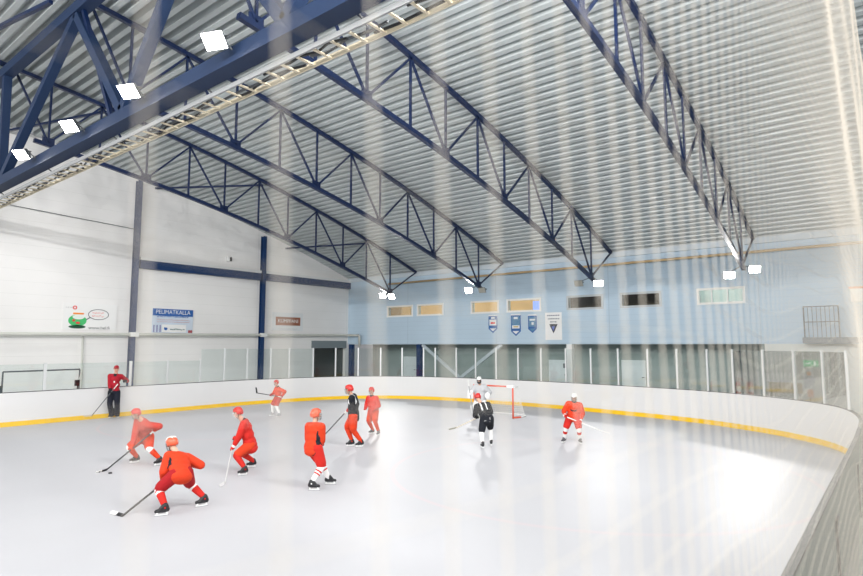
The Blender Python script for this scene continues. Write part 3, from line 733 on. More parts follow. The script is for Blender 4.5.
# ------------------------------------------------------------------ people
SKIN = mat('skin', (0.62,0.36,0.26), 0.55, noise=0.05, nscale=30)
EYE = mat('eye', (0.03,0.02,0.02), 0.3); LIP = mat('lips', (0.45,0.16,0.14), 0.5); BROW = mat('brow hair', (0.10,0.06,0.04), 0.8)
STEEL = mat('skate steel', (0.6,0.62,0.65), 0.25, metal=0.9)
def cloth(name, c): return mat('cloth '+name, c, 0.8, noise=0.10, nscale=6, bump=0.15, spec=0.25)
C_ORANGE = cloth('orange red', (0.60,0.045,0.013)); C_RED = cloth('red', (0.54,0.022,0.016)); C_DULL = cloth('brick red', (0.46,0.036,0.026)); C_DARKRED = cloth('dark red', (0.34,0.010,0.014))
C_BLACK = cloth('black', (0.012,0.014,0.02)); C_WHITE = cloth('white', (0.80,0.80,0.80)); C_GREY = cloth('light grey', (0.50,0.51,0.53)); C_CRIM = cloth('crimson', (0.34,0.010,0.022)); C_NAVY = cloth('navy black', (0.012,0.014,0.025))
H_RED = mat('helmet red', (0.55,0.022,0.018), 0.3); H_WHITE = mat('helmet white', (0.80,0.80,0.80), 0.3); H_ORANGE = mat('helmet orange', (0.68,0.11,0.05), 0.3)

def ik(a, c, l1, l2, hint):
    d = c-a; L = d.length; mx = (l1+l2)*0.995
    if L > mx: f = L/mx; l1 *= f; l2 *= f
    d.normalize(); x = (l1*l1-l2*l2+L*L)/(2*L); h = math.sqrt(max(0, l1*l1-x*x))
    n = hint - d*hint.dot(d)
    if n.length < 1e-4: n = V((0,0,1))
    return a+d*x+n.normalized()*h

def finger_grip(bm, grip, ax, n, S, r, sgn):
    """four fingers of unequal length curled round the axis, thumb closing from the other side"""
    b = ax.cross(n).normalized()
    R = 0.030*S
    for i, ln in enumerate((0.92,1.0,0.97,0.85)):
        c = grip+ax*((i-1.5)*0.024*S*sgn); pts = []
        for a in (10, 75, 140, 200*ln):
            t = math.radians(a); pts.append(c+n*(R*math.cos(t))+b*(R*math.sin(t)))
        for p,q,k in zip(pts, pts[1:], (1.0,0.93,0.86)): limb(bm, p, q, r*k, r*k*0.95)
    t0 = grip+n*(R*1.3)-ax*(0.045*S*sgn)
    t1 = grip+n*(R*0.5)-b*(R*0.9)-ax*(0.03*S*sgn); t2 = grip-n*(R*0.6)-b*(R*0.9)-ax*(0.005*S*sgn)
    limb(bm, t0, t1, r*1.1, r); limb(bm, t1, t2, r, r*0.85)

def person(name, e, label, look, pose):
    S = e['S']; yaw = math.radians(e['yaw'])
    root = thing(name, label, 'person', (e['loc'][0], e['loc'][1], 0), yaw, 'people on the ice')
    fa = math.radians(e['face']); fv = V((math.sin(fa), math.cos(fa), 0)); rv = V((math.cos(fa), -math.sin(fa), 0))
    pel, neck, head = V(e['pel']), V(e['neck']), V(e['head'])
    t = (neck-pel).normalized()
    fr = (fv - t*fv.dot(t)).normalized(); rt = fr.cross(t).normalized(); 
    hands = [V(e['ha']), V(e['hb'])]
    sh = {s: neck - t*0.055*S + rt*(s*0.185*S) for s in (1,-1)}
    d1 = (sh[1]-hands[0]).length+(sh[-1]-hands[1]).length; d2 = (sh[-1]-hands[0]).length+(sh[1]-hands[1]).length
    side = (1,-1) if d1 <= d2 else (-1,1)
    hip = {s: pel + rv*(s*0.095*S) for s in (1,-1)}
    feet = [(V((*e['fa'],0)), math.radians(e['ta'])), (V((*e['fb'],0)), math.radians(e['tb']))]
    d1 = (hip[1]-feet[0][0]).length+(hip[-1]-feet[1][0]).length; d2 = (hip[-1]-feet[0][0]).length+(hip[1]-feet[1][0]).length
    fside = (1,-1) if d1 <= d2 else (-1,1)
    # stick first, so the hands can close round it
    stick_axis = None
    if 'stick' in e:
        st = e['stick']; top = V(st['top']); heel = V(st['heel']); tip = V(st['tip'])
        stick_axis = (heel-top).normalized()
        kvia = 0 if st['via'] == 'a' else 1
        tt = (hands[kvia]-top).dot(stick_axis); hands[kvia] = top+stick_axis*tt
    legs, arms = {}, {}
    for i in (0,1):
        f, ta = feet[i]; s = fside[i]; td = V((math.sin(ta), math.cos(ta), 0))
        ank = f - td*0.05*S + V((0,0,0.165*S))
        h = fv*1.0 + td*0.25 + rv*(s*0.2)
        kn = ik(hip[s], ank, 0.40*S, 0.385*S, h); legs[s] = (hip[s], kn, ank, td, f)
    for i in (0,1):
        s = side[i]; hd = hands[i]
        hint = -fr*0.5 + rt*(s*0.6) - t*0.6
        el = ik(sh[s], hd, 0.29*S, 0.31*S, hint)
        wr = hd + (el-hd).normalized()*0.085*S
        n = (el-hd).normalized()
        on_stick = stick_axis is not None and ((V(e['stick']['heel'])-hd).normalized()-stick_axis).length < 0.25
        ax = stick_axis if on_stick else rt
        n = (n - ax*n.dot(ax)).normalized()
        arms[s] = (sh[s], el, wr, hd, n, ax)
    # head frame
    hf = pose.get('gaze'); ga = math.radians(hf if hf is not None else e['face']); pit = math.radians(pose.get('pitch', -8))
    hfv = V((math.sin(ga)*math.cos(pit), math.cos(ga)*math.cos(pit), math.sin(pit))); hr = hfv.cross(V((0,0,1))).normalized(); hu = hr.cross(hfv).normalized()
    HA = (hr, hfv, hu)
    # ---- body: one continuous skin
    bm = bmesh.new()
    for c, r in ((0.02,(0.155,0.11,0.11)),(0.35,(0.14,0.10,0.13)),(0.70,(0.165,0.115,0.15)),(0.9,(0.15,0.09,0.08))):
        ball(bm, pel.lerp(neck, c), tuple(k*S for k in r), (rt, fr, t))
    limb(bm, sh[1], sh[-1], 0.06*S, 0.06*S)
    limb(bm, neck-t*0.06*S, head-hu*0.05*S, 0.062*S, 0.056*S)
    ball(bm, head+hu*0.015*S, (0.076*S,0.094*S,0.108*S), HA, 3)
    ball(bm, head-hu*0.055*S+hfv*0.028*S, (0.055*S,0.062*S,0.062*S), HA)
    limb(bm, head+hfv*0.088*S+hu*0.01*S, head+hfv*0.108*S-hu*0.022*S, 0.011*S, 0.016*S)
    for s in (1,-1): ball(bm, head+hr*(s*0.078*S)-hu*0.005*S-hfv*0.005*S, (0.012*S,0.022*S,0.032*S), HA)
    for s in (1,-1):
        a,k,n_,td,f = legs[s]; limb(bm, a, k, 0.085*S, 0.058*S); limb(bm, k, n_, 0.055*S, 0.038*S); limb(bm, n_-V((0,0,0.05*S)), f+td*0.05*S+V((0,0,0.100*S)), 0.032*S, 0.022*S)
        a,el,wr,hd,n,ax = arms[s]; limb(bm, a, el, 0.05*S, 0.040*S); limb(bm, el, wr, 0.042*S, 0.028*S)
        pc = hd+n*0.040*S; ball(bm, pc, (0.016*S,0.045*S,0.042*S), (n, ax, n.cross(ax)))
        limb(bm, wr, pc, 0.027*S, 0.022*S); finger_grip(bm, hd, ax, n, S, 0.0095*S, 1)
    eyes = [head+hfv*0.086*S+hr*(s*0.031*S)+hu*0.018*S for s in (1,-1)]; mouth = head+hfv*0.085*S-hu*0.062*S
    brows = [q+hu*0.022*S for q in eyes]
    def pk_body(c):
        if min((c-q).length for q in eyes) < 0.0135*S: return 1
        dm = c-mouth
        if abs(dm.dot(hr)) < 0.024*S and abs(dm.dot(hu)) < 0.009*S and dm.dot(hfv) > -0.05*S and (c-head).length < 0.2*S: return 2
        for q in brows:
            dq = c-q
            if abs(dq.dot(hr)) < 0.02*S and abs(dq.dot(hu)) < 0.006*S and abs(dq.dot(hfv)) < 0.03: return 3
        return 0
    fused('body', bm, 0.0115*S, [SKIN, EYE, LIP, BROW], root, 2, pk_body)
    # ---- jersey
    K = look.get('bulk', 1.10)
    bm = bmesh.new()
    for c, r in ((-0.16,(0.195,0.150,0.11)),(-0.02,(0.20,0.155,0.12)),(0.12,(0.20,0.152,0.16)),(0.42,(0.195,0.145,0.17)),(0.72,(0.20,0.145,0.15)),(0.88,(0.165,0.115,0.085))):
        if c < -0.1 and look.get('trousers'): continue
        ball(bm, pel.lerp(neck, c), tuple(k*S*K for k in r), (rt, fr, t))
    ball(bm, neck+t*0.005*S, (0.085*S,0.085*S,0.05*S), (rt,fr,t))
    limb(bm, sh[1], sh[-1], 0.088*S*K, 0.088*S*K)
    for s in (1,-1):
        a,el,wr,hd,n,ax = arms[s]; w2 = el.lerp(wr, 0.80); limb(bm, a, el, 0.088*S*K, 0.076*S*K); limb(bm, el, w2, 0.074*S*K, 0.056*S*K)
    jm = [look['jersey']]+look.get('jersey_marks', [])
    fn = look.get('jersey_pick'); Lt = (neck-pel).length
    def pk_j(c):
        if not fn: return 0
        q = c-pel; u = q.dot(rt)/S; v = q.dot(t)/Lt; w = q.dot(fr)/S
        arm = min(((c-arms[s][1]).length, s) for s in (1,-1))
        return fn(u, v, w, c, arms, S)
    j = fused(look.get('jname','jersey'), bm, 0.0135*S, jm, root, 5, pk_j)
    # ---- pants
    bm = bmesh.new(); P_ = look.get('pbulk', 1.06)
    ball(bm, pel, (0.185*S*P_,0.145*S*P_,0.14*S), (rv, fv, V((0,0,1))))
    for s in (1,-1):
        a,kn,an,td,f = legs[s]
        if look.get('trousers'):
            limb(bm, a, kn, 0.115*S, 0.092*S); limb(bm, kn, an.lerp(f, 0.25), 0.09*S, 0.088*S)
        else: limb(bm, a+V((0,0,0.01)), a.lerp(kn, 0.86), 0.128*S*P_, 0.105*S*P_)
    fused('trousers' if look.get('trousers') else 'pants', bm, 0.0135*S, look['pants'], root, 5)
    # ---- socks, skates
    for s in (1,-1):
        a,kn,an,td,f = legs[s]
        if not look.get('trousers'):
            bm = bmesh.new(); sb = look.get('shin', 1.0)
            limb(bm, a.lerp(kn,0.78), kn, 0.082*S, 0.080*S*sb); limb(bm, kn, kn.lerp(an,0.35), 0.080*S*sb, 0.074*S*sb); limb(bm, kn.lerp(an,0.35), an-V((0,0,0.01)), 0.074*S*sb, 0.052*S)
            bands = look.get('bands', [])
            def pk_s(c, kn=kn, an=an):
                d = an-kn; v = (c-kn).dot(d)/d.length_squared
                for lo, hi in bands:
                    if lo <= v <= hi: return 1
                return 0
            fused('leg_pad' if look.get('shin',1) > 1.2 else 'sock', bm, 0.0125*S, [look['sock'], look.get('band', look['sock'])], root, 3, pk_s)
        bm = bmesh.new(); up = V((0,0,1)); zs = f+up*0.078*S
        limb(bm, zs-td*0.085*S+up*0.03*S, an+up*0.015*S-td*0.0*S, 0.045*S, 0.052*S)
        limb(bm, zs-td*0.085*S+up*0.022*S, zs+td*0.10*S+up*0.012*S, 0.042*S, 0.034*S)
        limb(bm, zs+td*0.02*S+up*0.05*S, an+td*0.03*S, 0.04*S, 0.047*S)
        sk = fused('skate', bm, 0.012*S, look.get('skate', BLACK), root, 3)
        bm = bmesh.new(); bar(bm, f-td*0.115*S+up*0.007, f+td*0.13*S+up*0.007, 0.005, 0.014)
        obj('skate_blade', bm, STEEL, sk)
        bm = bmesh.new()
        bar(bm, f-td*0.105*S+up*0.024*S, f+td*0.12*S+up*0.024*S, 0.012*S, 0.022*S); bar(bm, f-td*0.09*S+up*0.02*S, f-td*0.08*S+up*0.07*S, 0.03*S, 0.045*S); bar(bm, f+td*0.09*S+up*0.02*S, f+td*0.08*S+up*0.07*S, 0.03*S, 0.05*S)
        obj('blade_holder', bm, WHITEP, sk)
    # ---- gloves
    for i, s in enumerate((1,-1)):
        a,el,wr,hd,n,ax = arms[s]; bm = bmesh.new()
        limb(bm, el.lerp(wr,0.68), wr, 0.054*S, 0.050*S)
        ball(bm, hd+n*0.052*S, (0.036*S,0.062*S,0.052*S), (n, ax, n.cross(ax))); limb(bm, wr, hd+n*0.052*S, 0.048*S, 0.042*S)
        finger_grip(bm, hd, ax, n, S, 0.0185*S, 1)
        gm = look['glove'] if not isinstance(look['glove'], dict) else look['glove'][s]
        cuff = look.get('cuff')
        def pk_g(c, wr=wr, el=el, hd=hd):
            return 1 if cuff and abs((c-wr).dot((el-wr).normalized())+0.01*S) < 0.022*S else 0
        fused('glove', bm, 0.0095*S, [gm, cuff or gm], root, 2, pk_g)
    # ---- headgear
    hc = head+hu*0.018*S
    if look.get('cap'):
        bm = bmesh.new(); ball(bm, hc+hu*0.012*S, (0.088*S,0.105*S,0.112*S), HA, 3)
        bmesh.ops.delete(bm, geom=[v for v in bm.verts if (v.co-hc).dot(hu) < 0.030*S], context='VERTS')
        bmesh.ops.solidify(bm, geom=bm.faces[:], thickness=0.006)
        cp = obj('cap', bm, look['helmet'], root, True)
        bm = bmesh.new(); n_ = 9; A = []
        for kk in range(n_):
            an_ = math.radians(-62+124*kk/(n_-1)); d = hr*math.sin(an_)+hfv*math.cos(an_)
            A.append([bm.verts.new(hc+hu*z+d*q*S) for q,z in ((0.085,0.034*S),(0.085+0.075*math.cos(an_)**1.5+0.004,0.024*S),(0.085+0.075*math.cos(an_)**1.5+0.004,0.018*S),(0.085,0.026*S))])
        for p,q in zip(A, A[1:]):
            for kk in range(4): bm.faces.new((p[kk],p[(kk+1)%4],q[(kk+1)%4],q[kk]))
        obj('cap_brim', bm, look['helmet'], cp)
        bm = bmesh.new(); ball(bm, head+hu*0.0*S-hfv*0.02*S, (0.086*S,0.088*S,0.07*S), HA, 3)
        bmesh.ops.delete(bm, geom=[v for v in bm.verts if (v.co-head).dot(hfv) > 0.0], context='VERTS'); bmesh.ops.solidify(bm, geom=bm.faces[:], thickness=0.006)
        obj('hair', bm, BROW, root, True)
    else:
        bm = bmesh.new(); ball(bm, hc+hu*0.004*S-hfv*0.004*S, (0.102*S,0.126*S,0.124*S), HA, 3)
        def cut(c):
            q = c-hc; f_ = q.dot(hfv)/S; u_ = q.dot(hu)/S
            return u_ < (0.040 if f_ > 0.045 else (-0.045 if f_ > -0.03 else -0.065))
        bmesh.ops.delete(bm, geom=[f_ for f_ in bm.faces if cut(f_.calc_center_median())], context='FACES')
        bmesh.ops.solidify(bm, geom=bm.faces[:], thickness=0.008)
        hm = obj('helmet', bm, look['helmet'], root, True)
        bm = bmesh.new()
        for off in (-0.04, 0, 0.04):
            pts = [hc+hr*(off*S)+(hfv*math.cos(a)*0.128+hu*math.sin(a)*0.127)*S*(1.0 if off == 0 else 0.955) for a in [math.radians(40+100*q/8) for q in range(9)]]
            tube(bm, pts, 0.010*S, 6)
        obj('helmet_ridge', bm, look.get('ridge', look['helmet']), hm, True)
        if look.get('mask'):
            bm = bmesh.new(); ball(bm, head-hu*0.025*S+hfv*0.03*S, (0.092*S,0.10*S,0.11*S), HA, 3)
            bmesh.ops.delete(bm, geom=[v for v in bm.verts if (v.co-head).dot(hfv) < 0.02*S or ((v.co-head).dot(hu) > -0.02*S and abs((v.co-head).dot(hr)) < 0.055*S)], context='VERTS')
            bmesh.ops.solidify(bm, geom=bm.faces[:], thickness=0.006); obj('chin_mask', bm, look['mask'], hm, True)
        if look.get('cage', True):
            bm = bmesh.new()
            for z in (0.02,-0.02,-0.06,-0.095):
                rr = 0.128 if z > -0.09 else 0.115
                tube(bm, [head+hu*(z*S)+(hr*math.sin(a)*0.092+hfv*math.cos(a)*rr)*S for a in [math.radians(-80+160*q/8) for q in range(9)]], 0.0032*S, 5)
            for xx in (-0.06,-0.02,0.02,0.06):
                fz = 0.128*math.sqrt(max(0.05,1-(xx/0.092)**2)); tube(bm, [head+hr*(xx*S)+hfv*(fz*S)+hu*(z*S) for z in (0.045,-0.02,-0.06)]+[head+hr*(xx*0.9*S)+hfv*((fz-0.014)*S)-hu*0.098*S], 0.0032*S, 5)
            obj('face_cage', bm, look.get('cagem', GREYM), hm, True)
        bm = bmesh.new(); tube(bm, [head+hr*(0.088*S)-hu*0.02*S, head+hr*(0.06*S)-hu*0.105*S+hfv*0.03*S, head-hu*0.122*S+hfv*0.045*S, head-hr*(0.06*S)-hu*0.105*S+hfv*0.03*S, head-hr*(0.088*S)-hu*0.02*S], 0.007*S, 5); obj('chin_strap', bm, BLACK, hm, True)
    if look.get('neckguard'):
        bm = bmesh.new(); ball(bm, neck+t*0.035*S+fr*0.02*S, (0.075*S,0.075*S,0.05*S), (rt,fr,t), 3); obj('neck_guard', bm, C_BLACK, root, True)
    if look.get('extra'): look['extra'](root, dict(arms=arms, legs=legs, S=S, fv=fv, rv=rv, t=t, pel=pel, neck=neck, side=side, fr=fr, rt=rt))
    # ---- stick: a thing of its own, in the hands
    if 'stick' in e:
        M = Matrix.Translation((e['loc'][0], e['loc'][1], 0)) @ Matrix.Rotation(yaw, 4, 'Z')
        wt, wh, wp = M @ top, M @ heel, M @ tip; axw = (wh-wt).normalized()
        butt = wt-axw*0.09*S
        sk = thing('hockey_stick', pose['stick_label'], 'hockey stick', butt, 0, 'hockey sticks held by the people')
        bm = bmesh.new(); bar(bm, V((0,0,0))+axw*0.10, wh-butt, 0.020, 0.030); obj('shaft', bm, pose.get('shaft', mat('dark shaft',(0.05,0.05,0.055),0.4)), sk)
        bm = bmesh.new(); bar(bm, V((0,0,0)), axw*0.22, 0.026, 0.034); obj('grip_tape', bm, pose.get('tape', mat('white tape',(0.75,0.75,0.73),0.8)), sk)
        bm = bmesh.new(); bd = wp-wh; L = bd.length; bd.normalize(); L = max(L, 0.27*S); side_ = bd.cross(axw).normalized(); upb = -(axw - bd*axw.dot(bd)).normalized()
        rings = []
        for q in range(8):
            f_ = q/7; c = wh-butt+bd*(L*f_-0.02)+side_*(0.018*math.sin(f_*PI*0.5)); hgt = 0.032*(1-0.15*f_) if f_ < 0.9 else 0.022; th = 0.006
            c = c+upb*(hgt*0.9)
            rings.append([bm.verts.new(c+side_*(a*th)+upb*(b*hgt)) for a,b in ((-1,-1),(1,-1),(1,1),(-1,1))])
        for A,B in zip(rings, rings[1:]):
            for kk in range(4): bm.faces.new((A[kk],A[(kk+1)%4],B[(kk+1)%4],B[kk])).material_index = 0
        bm.faces.new(rings[0][::-1]); bm.faces.new(rings[-1])
        obj('blade', bm, pose.get('blade', BLACK), sk)
        if pose.get('blade_tape'):
            bm = bmesh.new(); c0 = wh-butt+bd*(L*0.45)+side_*0.012+upb*0.029; bar(bm, c0, wh-butt+bd*(L*0.99)+side_*0.018+upb*0.026, 0.016, 0.062, up=upb); obj('blade_tape', bm, pose['blade_tape'], sk)
    return root

def near_line(c, a, b, r):
    d = b-a; q = max(0, min(1, (c-a).dot(d)/d.length_squared)); return (c-(a+d*q)).length < r

PEOPLE = {
 'coach': {'loc': (-24.27, 10.41), 'yaw': 66.8, 'S': 1.1, 'face': 195, 'fa': (-0.114, -0.013), 'ta': 215, 'fb': (0.114, 0.013), 'tb': 160, 'pel': (-0.045, -0.0, 1.003), 'neck': (-0.017, -0.02, 1.695), 'head': (-0.005, -0.05, 1.902), 'ha': (-0.212, -0.22, 1.025), 'hb': (0.276, -0.28, 1.443), 'stick': {'top': (0.014, -0.2, 1.25), 'via': 'a', 'heel': (-0.767, -0.2, 0.141), 'tip': (-0.917, -0.25, 0.147)}},
 'bent_left': {'loc': (-14.35, 6.95), 'yaw': 64.2, 'S': 0.93, 'face': 225, 'fa': (-0.256, 0.286), 'ta': 265, 'fb': (0.256, -0.286), 'tb': 235, 'pel': (-0.03, 0.15, 0.623), 'neck': (-0.111, -0.2, 1.061), 'head': (-0.254, -0.32, 1.233), 'ha': (-0.377, -0.4, 0.517), 'hb': (0.158, -0.15, 0.817), 'stick': {'top': (0.158, -0.15, 0.817), 'via': 'a', 'heel': (-0.837, -0.44, 0.0), 'tip': (-0.986, -0.578, 0.0)}},
 'front_back': {'loc': (-9.86, 5.44), 'yaw': 61.1, 'S': 0.93, 'face': 335, 'fa': (-0.315, -0.183), 'ta': 262, 'fb': (0.315, 0.183), 'tb': 255, 'pel': (-0.049, -0.0, 0.627), 'neck': (-0.112, 0.3, 0.911), 'head': (-0.214, 0.4, 1.085), 'ha': (-0.335, 0.2, 0.492), 'hb': (0.043, 0.45, 0.707), 'stick': {'top': (0.043, 0.45, 0.707), 'via': 'a', 'heel': (-0.938, 0.024, 0.0), 'tip': (-1.127, 0.278, 0.0)}},
 'side_left': {'loc': (-11.76, 8.0), 'yaw': 55.8, 'S': 0.93, 'face': 275, 'fa': (-0.089, -0.413), 'ta': 255, 'fb': (0.089, 0.413), 'tb': 262, 'pel': (0.051, -0.0, 0.583), 'neck': (-0.106, 0.0, 1.126), 'head': (-0.235, -0.03, 1.313), 'ha': (-0.304, 0.18, 0.717), 'hb': (-0.321, -0.12, 0.488), 'stick': {'top': (-0.304, 0.18, 0.717), 'via': 'b', 'heel': (-0.437, -1.186, 0.0), 'tip': (-0.502, -1.335, 0.0)}},
 'far_left': {'loc': (-19.78, 14.67), 'yaw': 53.4, 'S': 0.86, 'face': 250, 'fa': (-0.136, 0.206), 'ta': 255, 'fb': (0.136, -0.206), 'tb': 235, 'pel': (0.099, -0.0, 0.749), 'neck': (0.088, -0.08, 1.16), 'head': (0.018, -0.12, 1.334), 'ha': (-0.192, -0.25, 0.835), 'hb': (0.233, -0.22, 0.784), 'stick': {'top': (0.233, -0.22, 0.784), 'via': 'a', 'heel': (-0.746, -0.3, 0.976), 'tip': (-0.774, -0.3, 1.163)}},
 'centre_back': {'loc': (-9.27, 8.06), 'yaw': 49.0, 'S': 0.95, 'face': 45, 'fa': (-0.162, -0.215), 'ta': 100, 'fb': (0.162, 0.215), 'tb': 95, 'pel': (-0.195, -0.0, 0.793), 'neck': (-0.161, 0.06, 1.25), 'head': (-0.155, 0.08, 1.424), 'ha': (-0.095, 0.36, 0.74), 'hb': (-0.024, 0.25, 0.817)},
 'black_red': {'loc': (-12.18, 11.76), 'yaw': 46.0, 'S': 1.0, 'face': 278, 'fa': (-0.132, 0.066), 'ta': 255, 'fb': (0.132, -0.066), 'tb': 250, 'pel': (-0.046, 0.0, 0.869), 'neck': (-0.081, -0.02, 1.434), 'head': (-0.175, -0.06, 1.591), 'ha': (-0.17, -0.22, 0.979), 'hb': (-0.218, 0.2, 1.002), 'stick': {'top': (-0.218, 0.2, 1.002), 'via': 'a', 'heel': (-0.932, 0.4, 0.216), 'tip': (-1.159, 0.45, 0.143)}},
 'far_right_of_pair': {'loc': (-13.29, 13.7), 'yaw': 44.1, 'S': 0.87, 'face': 220, 'fa': (-0.103, 0.198), 'ta': 240, 'fb': (0.103, -0.198), 'tb': 200, 'pel': (-0.052, 0.0, 0.75), 'neck': (-0.091, -0.03, 1.21), 'head': (-0.112, -0.07, 1.387), 'ha': (-0.32, -0.15, 0.832), 'hb': (-0.092, -0.25, 0.778)},
 'goalie': {'loc': (-12.74, 18.9), 'yaw': 34.0, 'S': 0.97, 'face': 190, 'fa': (-0.204, -0.017), 'ta': 205, 'fb': (0.204, 0.017), 'tb': 170, 'pel': (0.0, -0.0, 0.753), 'neck': (-0.003, -0.06, 1.306), 'head': (-0.043, -0.14, 1.508), 'ha': (-0.338, -0.3, 1.002), 'hb': (0.265, -0.28, 0.93), 'stick': {'top': (-0.456, -0.32, 1.434), 'via': 'a', 'heel': (-0.248, -0.45, 0.146), 'tip': (-0.024, -0.5, 0.099)}},
 'black_back': {'loc': (-9.28, 14.07), 'yaw': 33.4, 'S': 0.9, 'face': 345, 'fa': (-0.129, -0.223), 'ta': 340, 'fb': (0.129, 0.223), 'tb': 5, 'pel': (0.008, 0.0, 0.773), 'neck': (-0.131, 0.28, 1.161), 'head': (-0.246, 0.4, 1.334), 'ha': (-0.435, 0.12, 0.613), 'hb': (-0.105, 0.3, 0.847), 'stick': {'top': (-0.105, 0.3, 0.847), 'via': 'a', 'heel': (-0.919, 1.0, 0.374), 'tip': (-1.081, 1.05, 0.338)}},
 'red_right': {'loc': (-7.67, 16.11), 'yaw': 25.5, 'S': 0.89, 'face': 185, 'fa': (-0.236, 0.051), 'ta': 212, 'fb': (0.236, -0.051), 'tb': 160, 'pel': (0.052, -0.0, 0.773), 'neck': (0.089, -0.04, 1.175), 'head': (0.089, -0.1, 1.327), 'ha': (-0.168, -0.27, 0.799), 'hb': (0.29, -0.25, 0.654), 'stick': {'top': (-0.168, -0.27, 0.799), 'via': 'b', 'heel': (0.851, 0.1, 0.371), 'tip': (1.063, 0.15, 0.285)}},
}
def underarm(u, v, w, c, arms, S):    # dark side panel under the right arm
    return 1 if (0.09 < u < 0.26 and v < 0.70 and -0.09 < w < 0.045) and not any(near_line(c, arms[s][0], arms[s][1], 0.10*S) or near_line(c, arms[s][1], arms[s][2], 0.09*S) for s in (1,-1)) else 0
def left_underarm(u, v, w, c, arms, S):
    return 1 if (-0.21 < u < -0.12 and 0.35 < v < 0.72 and w > -0.06) and not any(near_line(c, arms[s][0], arms[s][1], 0.085*S) for s in (1,-1)) else 0
def shoulder_stripes(u, v, w, c, arms, S):
    return 1 if 0.06 < abs(u) < 0.10 and 0.45 < v < 1.0 and w < 0.03 else 0
def one_stripe(u, v, w, c, arms, S):
    return 1 if -0.17 < u < -0.125 and 0.60 < v < 1.1 else 0
def chest_logo(u, v, w, c, arms, S):
    if w < 0.02: return 0
    return 1 if abs(u) < 0.10 and 0 < (v - 0.42 - 6.0*u*u) < 0.10 else 0
def coach_marks(u, v, w, c, arms, S):
    if w > 0.02 and abs(u) < 0.02 and 0.55 < v < 0.64: return 1
    if w > 0.0 and v > 0.90 and abs(u) < 0.05: return 2
    return 0
def add_pads(root, d):
    S = d['S']
    for s in (1,-1):
        a,kn,an,td,f = d['legs'][s]; bm = bmesh.new(); ax = (an-kn).normalized(); sd = ax.cross(td).normalized()
        b0 = kn - ax*0.10*S + td*0.10*S; b1 = an + td*0.10*S + ax*0.05*S
        for off in (-0.07,0,0.07): limb(bm, b0+sd*off*S, b1+sd*off*S, 0.055*S, 0.055*S)
        fused('leg_pad', bm, 0.014*S, C_WHITE, root, 4)
    s = d['side'][0]; a,el,wr,hd,n,ax = d['arms'][s]
    bm = bmesh.new(); c = hd+n*0.09*S; q = d['fv']; bar(bm, c+V((0,0,-0.16*S))+q*0.03, c+V((0,0,0.16*S))+q*0.03, 0.20*S, 0.04*S, up=q); bmesh.ops.bevel(bm, geom=bm.edges[:], offset=0.012, segments=2, affect='EDGES')
    obj('blocker_board', bm, C_WHITE, root, False)
    s = d['side'][1]; a,el,wr,hd,n,ax = d['arms'][s]
    bm = bmesh.new(); ball(bm, hd+n*0.02*S, (0.11*S,0.05*S,0.13*S), (d['rv'], d['fv'], V((0,0,1))), 3); obj('catching_glove', bm, C_WHITE, root, True)
def pants_marks(root, d):
    S = d['S']; bm = bmesh.new(); p = d['pel']; b = -d['fv']
    bar(bm, p+b*0.165*S+d['rv']*0.03*S+V((0,0,0.02)), p+b*0.168*S-d['rv']*0.13*S-V((0,0,0.04)), 0.006, 0.03, up=b)
    bar(bm, p+b*0.165*S+d['rv']*0.05*S+V((0,0,0.06)), p+b*0.165*S+d['rv']*0.05*S-V((0,0,0.06)), 0.006, 0.05, up=b)
    obj('white_mark', bm, C_WHITE, root)

